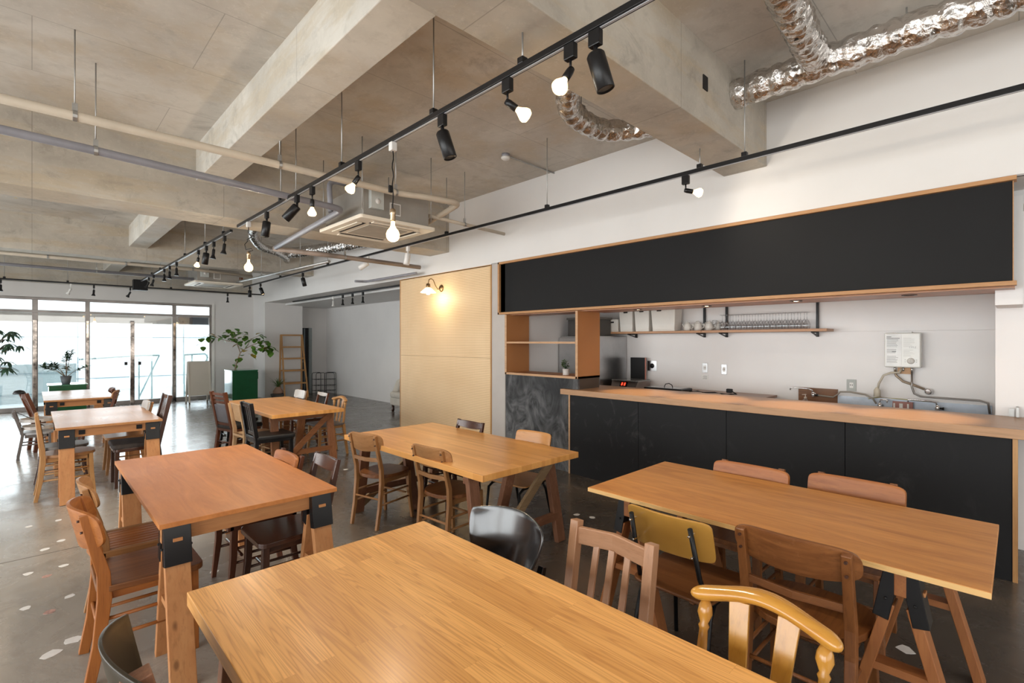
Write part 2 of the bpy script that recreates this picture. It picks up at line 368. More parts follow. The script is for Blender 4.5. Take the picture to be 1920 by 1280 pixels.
# kitchen shell
w = MB().box(6.6, -1.0, 0, 6.75, 5.0, 2.75)
kb = struct(w, 'wall_kitchen_back', WHITE2)
struct(MB().box(6.59, .1, 0, 6.6, 4.9, 1.715), 'wall_kitchen_panel', WHITE2, bevel=.004)
struct(MB().box(5.15, 4.97, 0, 6.72, 5.1, 2.75), 'wall_kitchen_side', WHITE2)
struct(MB().box(5.15, -.2, 2.6, 6.7, 5.1, 2.7), 'trim_15', CEILM)
w = MB().box(5.45, -.06, 0, 6.6, .13, 2.62).box(4.95, -.02, 1.86, 5.5, .12, 2.62); struct(w, 'wall_kitchen_end', WHITE2)
MB().box(5.35, .0, 1.025, 5.44, .015, 1.1).cbox((5.44, .04, 1.05), (.015, .03, .06)).build('door_latch', STEEL, bpy.data.objects['wall_kitchen_end'])
struct(MB().box(6.9, -4.2, 0, 7.0, .0, 2.75), 'wall_hall', BEIGE)
# outer walls of the room (street front with its glazing, rear)
w = MB().box(-5.7, -4.2, 2.95, -5.55, 16.1, 3.74).box(-5.7, -4.2, 0, -5.55, -3.2, 2.95)
for y in (0.2, 4.0, 7.8, 11.6, 15.4): w.box(-5.7, y, 0, -5.55, y+.6, 2.95)
struct(w, 'wall_street', WHITE)
struct(MB().box(-5.6, -4.35, 0, 9, -4.2, 3.9).box(-5.6, -4.35, 3, 9, -4.2, 3.9), 'wall_rear', WHITE)
FRAME = plain('brushed_window_steel', (.33, .31, .3), .35, .6, var=.15, scale=3)
FRAME2 = plain('bronze_mirror_steel', (.36, .32, .29), .15, 1, var=.45, scale=7)
GLASS = glass_mat('window_glass', (.97, .99, .99), 0, .25)
for i, (a, b_) in enumerate(((-3.2, .2), (.8, 4.0), (4.6, 7.8), (8.4, 11.6), (12.2, 15.4))):
    fr = MB()
    for y in (a+.03, (a+b_)/2, b_-.03): fr.box(-5.66, y-.03, 0, -5.6, y+.03, 2.95)
    fr.box(-5.66, a, 0, -5.6, b_, .08).box(-5.66, a, 2.87, -5.6, b_, 2.95)
    wn = struct(fr, 'window_%d' % (i+2), FRAME)
    MB().box(-5.634, a, .05, -5.63, b_, 2.9).build('pane', GLASS, wn)
# ---------------------------------------------------------------- far wall with the glazed doors
YW = 15.8
w = MB().box(-5.6, YW, 2.62, 4.7, 15.93, 2.96).box(3.66, YW, 0, 4.7, 16.1, 2.62).box(-5.6, YW, 0, -3.4, 16.1, 2.62)
struct(w, 'wall_far', WHITE)
X = [-3.4, -1.6, .07, .97, 1.86, 2.76, 3.62]
fr = MB()
for x, wd in ((-1.6, .04), (.05, .05), (.97, .045), (2.74, .045), (3.6, .04)): fr.box(x-wd, YW+.02, 0, x+wd, YW+.12, 2.62)
fr.box(1.80, YW+.02, 0, 1.88, YW+.1, 2.13)
fr.box(-3.4, YW, 2.56, 3.65, YW+.13, 2.63).box(-3.4, YW+.01, 2.27, 3.65, YW+.12, 2.33).box(-3.4, YW+.02, 0, 3.65, YW+.12, .1)
wn = struct(fr, 'window_1', FRAME, bevel=.004)
st = MB()
for x, wd in ((.05, .035), (.97, .025), (1.84, .045), (2.74, .025)): st.box(x-wd, YW-.005, 0, x+wd, YW+.02, 2.1)
st.build('mullion_cover', FRAME2, wn, bevel=.004)
for a, b_ in ((-3.4, -1.6), (-1.6, .05), (.05, .97), (.97, 2.74), (2.74, 3.6)):
    MB().box(a, YW+.065, 2.32, b_, YW+.07, 2.58).build('transom_pane', GLASS, wn)
    MB().box(a, YW+.065, .08, b_, YW+.07, 2.29).build('pane', GLASS, wn)
MB().box(1.68, YW+.0, 1.0, 1.74, YW+.06, 1.08).box(1.96, YW, 1.0, 2.02, YW+.06, 1.08).build('door_lock', BLACK, wn)
MB().box(3.62, YW-.02, 0, 3.68, YW+.02, 2.66).build('window_casing', WPLAST, wn)
# ---------------------------------------------------------------- courtyard outside
EXTW = plain('courtyard_wall_panel', (.86, .9, .93), .6, var=.01)
JOINT = plain('courtyard_joint', (.25, .33, .36), .6)
PAVE = plain('courtyard_paving', (.5, .57, .6), .7, var=.04)
struct(MB().box(-16, 16.1, -.35, 16, 24, -.06), 'floor_courtyard', PAVE)
cw = struct(MB().box(-16, 22, -1, 16, 22.3, 4.2), 'wall_courtyard', EXTW)
jt = MB()
for x in (-4.9, -1.9, 1.1, 2.6, 4.1, 5.6, 7.1, 8.6): jt.box(x-.012, 21.98, .0, x+.012, 22.005, 2.6)
for z in (1.75, .35, -.2): jt.box(-16, 21.98, z-.012, 16, 22.005, z+.012)
jt.build('panel_joint', JOINT, cw)
struct(MB().box(-16, 16.4, 2.075, 16, 16.8, 2.33), 'trim_16', plain('canopy_beam', (.42, .37, .33), .5, var=.03))
struct(MB().box(2.9, 16.2, 2.08, 8, 16.36, 2.32), 'trim_17', plain('canopy_dark', (.06, .06, .065), .4))
pw = struct(MB().box(-9, 18.6, -.1, .9, 18.75, .98), 'wall_parapet', plain('parapet_grey', (.42, .5, .52), .6, var=.03))
MB().box(-9, 18.58, .72, .9, 18.6, .75).box(-9, 18.58, .16, .9, 18.6, .19).build('rail_line', JOINT, pw)
RAILM = plain('painted_rail', (.32, .45, .46), .35, .3)
def railing(loc, pts, posts, label):
    t = thing('metal_railing', label, 'railing', loc)
    MB().sweep(pts, .025, 8).build('handrail', RAILM, t)
    for (x, y) in posts: MB().cyl((x, y, -.06-loc[2]), (x, y, pts[0][2]), .02, 8).build('post', RAILM, t)
    MB().cyl((posts[0][0], posts[0][1], 0), (pts[-1][0], pts[-1][1], pts[-1][2]), .018, 8).build('brace', RAILM, t)
railing((.9, 17.6, -.0), [(0, 0, 1.12), (1.35, 0, 1.2), (1.75, -.2, 1.2)], [(1.3, 0), (1.6, 0)], 'pale green handrail seen through the glass doors, sloping towards a rack of posts')
railing((3.3, 17.6, -.0), [(0, 0, 1.2), (.55, 0, 1.22), (.62, 0, 1.1)], [(0, 0), (.2, 0), (.6, 0)], 'short green handrail outside the glass behind the standing whiteboard')
# ---------------------------------------------------------------- pegboard wall and sconce
PEG, nt, b = new_mat('perforated_hardboard')
v = coords(nt); sp = N(nt, 'ShaderNodeSeparateXYZ'); L(nt, v, sp.inputs[0])
def cell(o):
    f = math_(nt, 'FRACT', math_(nt, 'MULTIPLY', o, 1/.025)); s_ = math_(nt, 'SUBTRACT', f, .5); return math_(nt, 'MULTIPLY', s_, s_)
dist = math_(nt, 'SQRT', math_(nt, 'ADD', cell(sp.outputs[1]), cell(sp.outputs[2])))
hole = ramp(nt, dist, [(.17, 1), (.23, 0)])
base = ramp(nt, noise(nt, v, 1.3, 4), [(.3, (.72, .5, .28)), (.7, (.82, .6, .36))])
L(nt, mix(nt, base, (.2, .11, .05), hole), b.inputs['Base Color']); b.inputs['Roughness'].default_value = .55
pg = thing('pegboard_partition', 'tall perforated hardboard partition with wood edging, lamp mounted on it', 'pegboard', (4.72, 6.47, 0))
MB().box(-.02, -1.2, 0, .06, 1.2, 1.36).box(-.02, -1.2, 1.363, .06, 1.2, 2.69).build('perforated_panel', PEG, pg)
MB().box(-.025, 1.2, 0, .08, 1.222, 2.69).box(-.025, -1.222, 0, .08, -1.2, 2.69).box(-.02, -1.2, 2.68, .06, 1.2, 2.7).build('edge_trim', OAKS['z'], pg)
BRASS = plain('aged_brass', (.3, .19, .09), .35, .8)
sc_ = thing('wall_sconce', 'brass wall lamp with glowing glass shade on the perforated partition', 'lamp', (4.7, 6.45, 2.45))
MB().lathe([(.0, -.035), (.03, -.03), (.055, -.01), (.058, 0)], (0, 0, 0), 18, 'x').build('back_plate', BRASS, sc_)
arm = [(-.02, 0, 0), (-.07, 0, -.02), (-.12, .0, .04), (-.16, 0, .12), (-.2, 0, .14), (-.24, 0, .12), (-.255, 0, .05)]
MB().sweep(arm, .008, 8).build('arm', BRASS, sc_)
MB().lathe([(.012, .07), (.03, .06), (.034, .02), (.03, 0)], (-.255, 0, -.01), 16).build('lamp_holder', BRASS, sc_)
MB().lathe([(.035, 0), (.06, -.02), (.115, -.07), (.12, -.075)], (-.255, 0, -.01), 24).build('shade', emit('glowing_glass', (1, .86, .6), 3.5), sc_, solid=.003)
MB().lathe([(.0, -.1), (.025, -.09), (.032, -.06), (.02, -.02), (.012, 0)], (-.255, 0, -.02), 14).build('bulb', emit('warm_bulb', (1, .8, .5), 25), sc_)
point_light(sc_, (-.2, -.02, -.16), 7, radius=.06)
# ---------------------------------------------------------------- black header board over the bar
CHALK0 = plain('black_board_matt', (.009, .009, .0095), .6, var=.05, scale=1, spec=.2)
CHALK, nt, b = new_mat('chalky_blackboard')
v = coords(nt, (1, 1, .55)); n1 = noise(nt, v, 4.5, 5, .62, 2.2); n2 = noise(nt, coords(nt, (1, 1, .8)), 1.6, 3)
f_ = math_(nt, 'MULTIPLY', ramp(nt, n1, [(.34, 0), (.7, 1)]), ramp(nt, n2, [(.3, .1), (.55, 1)]))
L(nt, mix(nt, (.03, .031, .033), (.2, .2, .205), f_), b.inputs['Base Color']); b.inputs['Roughness'].default_value = .75; b.inputs['Specular IOR Level'].default_value = .2
CHALK2, nt, b = new_mat('faint_chalk_blackboard')
v = coords(nt, (1, 1, .8)); n1 = noise(nt, v, 3.2, 5, .7, 2.5); n2 = noise(nt, coords(nt), .9, 3)
f_ = math_(nt, 'MULTIPLY', ramp(nt, n1, [(.55, 0), (.8, 1)]), ramp(nt, n2, [(.45, 0), (.7, 1)]))
L(nt, mix(nt, (.013, .013, .014), (.06, .06, .06), f_), b.inputs['Base Color']); b.inputs['Roughness'].default_value = .62; b.inputs['Specular IOR Level'].default_value = .2
EDGEW = wood('light_edge_wood', (.56, .34, .19), (.46, .26, .13), 'y', .5, .6, .05)
COUNTERW = wood('counter_laminate', (.47, .27, .14), (.4, .22, .11), 'y', .38, .5, .1)
hd = thing('header_board', 'long matt black fascia board in a thin wooden frame above the bar', 'fascia board', (4.7, 2.56, 1.975))
MB().box(.005, -2.53, .03, .045, 2.5, .7).build('black_panel', CHALK0, hd)
f = MB().box(-.03, -2.55, 0, .06, 2.53, .03).box(-.03, -2.55, .7, .06, 2.53, .73).box(-.03, 2.5, 0, .06, 2.53, .73).box(.0, -2.535, 0, .06, -2.53, .73)
f.build('frame', wood('header_frame_wood', (.5, .27, .12), (.4, .2, .08), 'y', .5, .6, .02), hd, bevel=.003)
sf = struct(MB().box(4.76, .02, 1.965, 5.25, 3.7, 1.99).box(5.225, .02, 1.965, 5.25, 3.7, 2.65).box(4.76, 3.7, 1.965, 5.16, 4.97, 1.99), 'trim_18', wood('soffit_ply', (.46, .23, .12), (.38, .18, .09), 'y', .4, .5, .1))
LAMPE = emit('downlight_glow', (1, .8, .5), 30)
for i, (x, y, on) in enumerate(((4.95, 3.03, 1), (4.95, 2.23, 1), (4.93, 1.4, 1), (4.93, .6, 0))):
    t = thing('recessed_downlight', ['small recessed downlight over the pass counter, the one above the storage boxes', 'small recessed downlight over the counter above the white teapots', 'small recessed downlight over the counter above the wine glasses', 'unlit recessed downlight over the counter above the water heater side'][i], 'downlight', (x, y, 1.965), 0, 'downlights in the bar soffit')
    MB().lathe([(.036, .002), (.05, .002), (.05, -.006), (.036, -.006), (.034, .0)], (0, 0, 0), 24).build('trim_ring', plain('dull_nickel', (.12, .1, .09), .3, .9), t)
    MB().lathe([(.0, -.001), (.034, -.0012)], (0, 0, -.001), 20).build('lens', LAMPE if on else plain('unlit_lens', (.3, .26, .22), .2), t)
    spot_light(t, (0, 0, -.02), (0, 0, -1), 48, (1, .72, .42), 1.0, .02)
# ---------------------------------------------------------------- bar counter
br_ = thing('bar_counter', 'long black bar front of chalkboard panels with a pale timber counter top', 'bar counter', (4.68, 1.93, 0))
for y0, y1 in ((-1.9, -.955), (-.955, -.01), (-.01, .93), (.93, 1.87)):
    MB().box(0, y0+.002, .0, .03, y1-.002, .955).build('front_panel', CHALK2, br_, bevel=.002)
MB().box(.03, -1.9, 0, .74, 1.87, .95).build('carcass', BLACKM, br_)
MB().box(-.006, 1.87, 0, .06, 1.89, .955).build('edge_strip', EDGEW, br_)
MB().box(-.006, -1.925, 0, .74, -1.9, .955).build('edge_strip', OAKS['z'], br_)
MB().box(-.03, -3.2, .955, .76, 2.0, 1.02).build('counter_top', COUNTERW, br_, bevel=.003)
# ---------------------------------------------------------------- pass-through shelf with chalkboard below
sh = thing('pass_through_cabinet', 'open orange plywood display cabinet between perforated partition and bar', 'cabinet', (4.7, 4.335, 1.15))
MB().box(0, .605, 0, .45, .635, .82).build('side_panel', ORANGE, sh)
MB().box(0, -.635, 0, .45, -.605, .82).build('side_panel', ORANGE, sh)
MB().box(0, -.635, 0, .45, .635, .025).build('bottom_board', ORANGE, sh)
MB().box(.0, -.605, .425, .45, .605, .447).build('shelf', ORANGE, sh)
e = MB().box(-.003, -.637, .0, .002, -.603, .82).box(-.003, .603, 0, .002, .637, .82).box(-.003, -.63, -.002, .002, .63, .026).box(-.003, -.6, .424, .002, .6, .448)
e.build('edge_banding', EDGEW, sh)
cb = thing('chalkboard_panel', 'smudged chalkboard panel under the orange display cabinet', 'chalkboard', (4.7, 4.34, 0))
MB().box(.015, -.63, .0, .05, .63, 1.15).build('board', CHALK, cb)
MB().box(.05, -.63, 0, .45, .63, 1.148).build('backing_box', plain('dark_brown_board', (.07, .045, .03), .6), cb)
# small plant on cabinet
LEAFG = plain('small_leaf_green', (.10, .2, .05), .5, var=.3, scale=20)
LEAFD = plain('leaf_dark_green', (.03, .09, .03), .4, var=.35, scale=9)
LEAFM = plain('broad_leaf_green', (.09, .2, .025), .42, var=.35, scale=7)
LEAFY = plain('yellowing_leaf', (.55, .38, .04), .45, var=.2, scale=9)
STEM = plain('brown_stem', (.2, .14, .08), .7, var=.2, scale=20)
def leaf(mb, base, d, ln, wd, curl=.25, up=(0, 0, 1), fold=.15, pts=4):
    """a blade with a midrib fold, from base along d"""
    d = Vector(d).normalized(); s = d.cross(Vector(up))
    if s.length < .05: s = Vector((1, 0, 0))
    s.normalize(); n = s.cross(d).normalized(); vs = []; B = Vector(base)
    for i in range(pts+1):
        t = i/pts; w = wd/2*math.sin(PI*min(1, t*.92+.06))**.8 if 0 < i < pts else wd*.04
        c = B + d*ln*t - n*curl*ln*t*t
        vs += [c - s*w + n*w*fold, c - n*.0, c + s*w + n*w*fold]
    fs = []
    for i in range(pts):
        a = i*3; fs += [(a, a+1, a+4, a+3), (a+1, a+2, a+5, a+4)]
    mb.add(vs, fs, True)
t = thing('potted_plant', 'little bushy green plant in a white pot on the orange cabinet shelf', 'plant', (4.86, 4.01, 1.175))
MB().lathe([(.04, 0), (.042, .004), (.045, .08), (.041, .08), (.04, .06)], (0, 0, 0), 22).build('pot', plain('white_ceramic', (.62, .58, .55), .5), t)
m = MB(); s_ = MB()
for i in range(16):
    a = random.random()*6.28; r = random.uniform(.01, .075); p = (r*math.cos(a), r*math.sin(a), random.uniform(.1, .2)-r*.3)
    s_.sweep([(0, 0, .06), (p[0]*.5, p[1]*.5, p[2]*.7), p], .0018, 5)
    for k in range(7):
        b2 = random.random()*6.28; q = Vector(p)*random.uniform(.75, 1.05)
        leaf(m, q, (math.cos(b2), math.sin(b2), random.uniform(-.2, .9)), random.uniform(.025, .04), .016)
m.build('foliage', LEAFG, t); s_.build('stems', LEAFD, t)
t = thing('coffee_jug', 'small dark glass jug on the orange cabinet shelf behind the little plant', 'jug', (5.04, 3.82, 1.175))
MB().lathe([(.035, 0), (.045, .02), (.048, .05), (.03, .085), (.034, .1)], (0, 0, 0), 20).build('body', plain('dark_glass', (.04, .02, .015), .05), t)
MB().sweep([(0, .04, .09), (0, .075, .085), (0, .078, .04), (0, .045, .025)], .006, 8, (1, 0, 0)).build('handle', BLACK, t)
MB().lathe([(.036, .085), (.036, .1), (.0, .108)], (0, 0, 0), 20).build('lid', CHROME, t)
# ---------------------------------------------------------------- kitchen: fridge and worktops
t = thing('refrigerator', 'tall stainless steel refrigerator standing in the kitchen corner', 'refrigerator', (6.25, 4.6, 0))
MB().box(-.38, -.38, .05, .33, .36, 1.68).build('body', STAINLESS, t, bevel=.006)
for z0, z1 in ((.08, .85), (.87, 1.66)):
    d = MB().box(-.425, -.37, z0, -.385, .35, z1).build('door', STAINLESS, t, bevel=.008)
    MB().box(-.45, -.33, z0+.1, -.425, -.31, z1-.1).build('handle', CHROME, d, bevel=.003)
for sx_, sy_ in ((-.33, -.33), (-.33, .3), (.28, -.33), (.28, .3)): MB().cyl((sx_, sy_, 0), (sx_, sy_, .06), .02).build('foot', BLACK, t)
t = thing('storage_crate', 'dark grey lidded crate resting on top of the refrigerator', 'crate', (6.1, 4.62, 1.68))
MB().box(-.22, -.3, 0, .2, .2, .27).build('body', plain('dark_grey_plastic', (.06, .055, .05), .4), t, bevel=.01)
MB().box(-.235, -.315, .25, .215, .215, .28).build('lid', plain('grey_plastic', (.12, .11, .1), .4), t, bevel=.005)
t = thing('slatted_box', '', 'box', (6.3, 4.96, 1.33))
tag(t, 'dark slatted box on the kitchen wall seen through the orange cabinet')
MB().box(-.14, -.1, 0, .14, .005, .5).build('body', plain('dark_taupe', (.1, .08, .065), .5), t, bevel=.004)
MB().box(-.1, -.104, .04, -.02, -.1, .08).build('label_plate', WPLAST, t)
kt = thing('kitchen_worktop', 'brown timber worktop along the kitchen wall beside the refrigerator', 'worktop', (6.25, 3.1, 0))
MB().box(-.33, -1.02, .91, .335, 1.1, .94).build('top', wood('worktop_brown', (.34, .2, .13), (.25, .14, .09), 'y', .35), kt, bevel=.003)
MB().box(-.3, -1.0, 0, .33, 1.08, .91).build('carcass', plain('grey_laminate', (.3, .29, .28), .5), kt)
sk = thing('sink_unit', 'long stainless steel sink unit with raised back plate under the water heater', 'sink', (6.28, 1.1, 0))
s0 = MB().box(-.3, -.9, 0, .3, .9, .8); s0.build('carcass', STAINLESS, sk)
MB().box(-.32, -.92, .8, .305, .92, .83).build('top', STAINLESS, sk, bevel=.003)
MB().box(.295, -.92, .83, .31, .36, .985).build('splash_plate', plain('splash_steel', (.42, .46, .52), .35, .7, var=.15, scale=3), sk)
MB().lathe([(.19, .831), (.2, .833)], (-.02, .1, 0), 28).build('basin_rim', CHROME, sk)
# appliances on the worktop
t = thing('induction_hob', 'steel induction hob with a red digital display on the worktop', 'hob', (6.22, 3.93, .94))
MB().add([(-.2,-.2,0),(.2,-.2,0),(.2,.2,0),(-.2,.2,0),(-.14,-.22,.1),(.2,-.22,.1),(.2,.22,.1),(-.14,.22,.1)], [(0,3,2,1),(4,5,6,7),(0,1,5,4),(1,2,6,5),(2,3,7,6),(3,0,4,7)]).build('body', STAINLESS, t, bevel=.004)
MB().box(-.18, -.2, .1, .19, .2, .112).build('glass_top', plain('hob_glass', (.2, .19, .18), .15), t)
pnl = MB().add([(-.196,-.06,.02),(-.196,.06,.02),(-.158,.06,.085),(-.158,-.06,.085)], [(0,1,2,3)]).build('control_panel', BLACK, t)
r_ = MB()
for y in (-.02, .025): r_.add([(-.192,y-.012,.035),(-.192,y+.012,.035),(-.168,y+.012,.075),(-.168,y-.012,.075)], [(0,1,2,3)])
r_.build('display_digit', emit('red_digits', (1, .05, .02), 2.5), pnl)
t = thing('flat_griddle', 'flat black hot plate with its cord lying on the worktop', 'hot plate', (6.1, 3.28, .94))
MB().box(-.16, -.27, 0, .16, .27, .045).build('body', BLACK, t, bevel=.012)
MB().box(-.14, -.24, .045, .14, .24, .05).build('plate', plain('grey_glass', (.3, .3, .31), .1), t)
MB().sweep([(.0, .05, .052), (.0, .03, .09), (0, -.02, .1), (0, -.06, .08), (0, -.07, .052)], .006, 8, (1, 0, 0)).build('handle', BLACK, t)
t = thing('extension_lead', 'black power cord with plug lying along the worktop', 'cord', (6.15, 2.8, .95))
cp = [(0, .2, .0), (.03, .1, .008), (-.02, 0, .0), (.04, -.12, .006), (.0, -.22, .0), (.03, -.32, .0), (.0, -.4, .01), (-.03, -.36, .04), (0, -.3, .05)]
MB().sweep(cp, .008, 8).build('cable', BLACK, t); MB().cbox((-.01, -.32, .045), (.05, .07, .05)).build('plug', BLACK, t, bevel=.01)
t = thing('dark_splash_board', 'upright black board standing against the wall beside the induction hob', 'board', (6.5, 3.98, .94))
MB().box(-.01, -.12, 0, .015, .12, .42).build('board', BLACKM, t, bevel=.002)
MB().box(-.0, -.135, 0, .012, -.12, .42).build('red_edge', plain('faded_red', (.5, .2, .15), .5), t)
# wall plates
for (y, z, k, lab) in ((3.79, 1.24, 2, 'square steel wall plate with a round black socket beside the black board'), (2.99, 1.24, 1, 'narrow steel socket plate above the paper note'), (2.73, 1.23, 1, 'narrow steel socket plate on the bare kitchen wall'), (1.31, 1.11, 0, 'grey double socket plate above the chopping board hose'),):
    t = thing('wall_socket', lab, 'socket', (6.588, y, z), 0, 'kitchen wall sockets')
    w_, h_ = ((.045, .065), (.035, .065), (.075, .075))[k]
    MB().box(-.008, -w_, -h_, .0, w_, h_).build('plate', STAINLESS if k else plain('grey_plate', (.4, .42, .4), .4), t, bevel=.002)
    if k == 2: MB().lathe([(.0, -.014), (.035, -.012), (.036, -.008)], (0, 0, 0), 20, 'x').build('socket_face', BLACK, t)
    else:
        MB().box(-.011, -.018, -.03, -.008, .018, .03).build('insert', WPLAST, t)
        MB().box(-.0115, -.012, -.005, -.0108, -.006, .01).box(-.0115, .006, -.005, -.0108, .012, .01).build('slot', BLACK, t)
t = MB().box(6.582, 2.945, 1.08, 6.588, 3.035, 1.145).build('paper_note', WPLAST); tag(t, 'small printed paper note stuck below a kitchen socket', 'note')
for k in range(4): MB().box(6.5812, 2.96, 1.09+k*.013, 6.582, 3.02-.012*(k % 2), 1.094+k*.013).build('text_line', plain('ink', (.15, .15, .15), .6), t)
# ---------------------------------------------------------------- wall shelf, boxes, teapots, glasses
ws = thing('wall_shelf', 'long timber shelf on black brackets holding boxes, teapots and glasses', 'shelf', (6.44, 2.93, 1.715))
MB().box(-.15, -.018, 0, .14, 1.47, .03).box(-.15, -1.45, .0, .14, -.022, .03).build('board', wood('shelf_wood', (.5, .28, .15), (.4, .2, .1), 'y', .45), ws, bevel=.002)
for y, up in ((1.12, 0), (.06, 1), (-.24, 1), (-1.29, 1)):
    bk = MB().box(.115, y-.012, -.06, .148, y+.012, .48 if up else 0).box(-.1, y-.01, -.015, .13, y+.01, 0)
    bk.sweep([(-.1, y, -.008), (.13, y, -.055)], (.008, .006)); bk.build('bracket', BLACK, ws)
def boxx(y0, y1, h, lab, n=0):
    t = thing('storage_box', lab, 'storage box', (6.42, (y0+y1)/2, 1.745), 0, 'white boxes on the kitchen shelf')
    w_ = (y1-y0)/2-.006; m = MB(); ins = .9
    m.add([(-.1*ins,-w_*ins,0),(.1*ins,-w_*ins,0),(.1*ins,w_*ins,0),(-.1*ins,w_*ins,0),(-.11,-w_,h),(.11,-w_,h),(.11,w_,h),(-.11,w_,h),(-.1,-w_+.008,h),(.1,-w_+.008,h),(.1,w_-.008,h),(-.1,w_-.008,h),(-.095,-w_*.9,.02),(.095,-w_*.9,.02),(.095,w_*.9,.02),(-.095,w_*.9,.02)],
          [(0,3,2,1),(0,1,5,4),(1,2,6,5),(2,3,7,6),(3,0,4,7),(4,5,9,8),(5,6,10,9),(6,7,11,10),(7,4,8,11),(8,9,13,12),(9,10,14,13),(10,11,15,14),(11,8,12,15),(12,13,14,15)])
    m.build('box_body', plain('box_white', (.72, .7, .65), .45, var=.02), t, bevel=.006)
    hy = -w_*.0 if w_ < .13 else w_*.3
    x_ = -.111+.01*(1-(h-.04)/h)
    MB().cbox((x_-.0012, hy, h-.045), (.003, .07, .022)).build('hand_hole', HOLE, t, bevel=.001)
boxx(4.2, 4.42, .19, 'low white storage box at the refrigerator end of the shelf')
boxx(3.95, 4.19, .33, 'tall white storage box beside the low white box')
boxx(3.68, 3.93, .335, 'tall white storage box between two other tall white boxes')
boxx(3.28, 3.66, .335, 'widest tall white storage box, beside the white teapots')
POT = plain('white_porcelain', (.62, .6, .56), .2, var=.02)
t = thing('teapot', '', 'teapot', (6.4, 3.15, 1.745), 0, 'white teapots on the kitchen shelf')
MB().lathe([(.03, 0), (.045, .004), (.052, .04), (.044, .09), (.03, .1)], (0, 0, 0), 22).build('body', POT, t)
MB().lathe([(.033, .1), (.028, .112), (.006, .118), (.011, .13), (.0, .136)], (0, 0, 0), 18).build('lid', POT, t)
MB().sweep([(0, -.035, .085), (0, -.075, .08), (0, -.08, .045), (0, -.045, .025)], .006, 8, (1, 0, 0)).build('handle', POT, t)
MB().sweep([(0, .04, .05), (0, .06, .07), (0, .072, .095)], [.012, .008, .006], 10, (1, 0, 0)).build('spout', POT, t)
labs = ['white teapot beside the widest storage box', 'white teapot in the middle of the front three', 'white teapot beside the upturned glasses', 'white teapot in the second row behind the first teapot', 'white teapot in the second row behind the middle teapot', 'white teapot in the second row beside the shelf glasses']
tag(t, labs[0])
for i, p in enumerate(((6.4, 3.0, 1.745), (6.4, 2.85, 1.745), (6.52, 3.08, 1.745), (6.52, 2.93, 1.745), (6.52, 2.79, 1.745))): dup(t, p, 0, labs[i+1])
GL, nt, b = new_mat('drinking_glass'); nt.nodes.remove(b)
a_ = N(nt, 'ShaderNodeBsdfTransparent'); a_.inputs[0].default_value = (.93, .94, .95, 1); g_ = N(nt, 'ShaderNodeBsdfGlossy'); g_.inputs['Roughness'].default_value = .05
fz = N(nt, 'ShaderNodeLayerWeight'); fz.inputs[0].default_value = .2; s2 = N(nt, 'ShaderNodeMixShader'); L(nt, math_(nt, 'ADD', fz.outputs['Facing'], .06), s2.inputs[0]); L(nt, a_.outputs[0], s2.inputs[1]); L(nt, g_.outputs[0], s2.inputs[2]); L(nt, s2.outputs[0], nt.nodes['Material Output'].inputs[0])
g0 = thing('wine_glass', 'stemmed wine glass standing upside down in the rows on the shelf', 'wine glass', (6.36, 2.66, 1.745), 0, 'upturned wine glasses on the kitchen shelf')
MB().lathe([(.03, 0), (.037, .03), (.037, .055), (.02, .1), (.004, .115)], (0, 0, 0), 14).build('bowl', GL, g0)
MB().lathe([(.0038, .115), (.0035, .185)], (0, 0, 0), 8).build('stem', GL, g0)
MB().lathe([(.0035, .185), (.035, .194), (.035, .197), (0, .198)], (0, 0, 0), 16).build('foot', GL, g0)
n = 15
for i in range(n):
    for j in range(2):
        if i == j == 0: continue
        dup(g0, (6.36+.1*j, 2.66-i*(2.66-1.72)/(n-1), 1.745), 0, 'stemmed wine glass standing upside down in the rows on the shelf')
g1 = thing('tumbler_glass', 'short stemmed goblet beside the teapots, narrower than the other glasses', 'glass', (6.33, 2.745, 1.745), 0)
MB().lathe([(.028, 0), (.028, .006), (.006, .01), (.006, .05), (.026, .07), (.03, .13)], (0, 0, 0), 14).build('bowl', GL, g1)
# ---------------------------------------------------------------- water heater and plumbing
t = thing('water_heater', 'white instantaneous gas water heater with printed instructions and a round dial', 'water heater', (6.588, .845, 1.51))
MB().box(-.12, -.15, -.18, 0, .15, .18).build('casing', plain('heater_white', (.74, .74, .7), .2, var=.01), t, bevel=.012, seg=3)
MB().box(-.1225, .005, -.165, -.12, .135, .165).build('instruction_label', plain('label_white', (.78, .79, .78), .3), t)
INK = plain('label_ink', (.22, .22, .22), .5)
tx = MB(); tx.box(-.1232, .09, .135, -.1226, .13, .142).box(-.1232, .02, .12, -.1226, .13, .127)
for k in range(20):
    z = .108-k*.0125
    if k in (7, 12, 13): continue
    tx.box(-.1232, .03+.03*random.random(), z, -.1226, .128, z+.0035)
tx.box(-.1232, .05, -.02, -.1226, .085, -.012); tx.build('printed_text', INK, t)
tx = MB()
for k in range(16):
    z = .125-k*.0125
    if k in (8, 9): continue
    tx.box(-.1212, -.11+.05*random.random(), z, -.1205, -.01, z+.0025)
for q in ((-.025, -.1), (-.025, -.12), (-.115, -.1), (-.115, -.12)): tx.cbox((-.121, q[0], q[1]), (.001, .01, .008))
tx.build('printed_text', plain('light_ink', (.45, .45, .42), .5), t)
tx = MB().sweep([(-.1215, -.09, .03), (-.1215, -.07, .03)], (.002, .0006)); 
for (ya, za, yb, zb) in ((-.06, .038, -.06, .022), (-.075, .038, -.075, .022), (-.09, .022, -.09, .038), (-.1, .038, -.112, .038), (-.112, .038, -.1, .022), (-.1, .022, -.112, .022)): tx.sweep([(-.1212, ya, za), (-.1212, yb, zb)], (.0012, .0006), ref=(1, 0, 0))
tx.build('model_marking', INK, t)
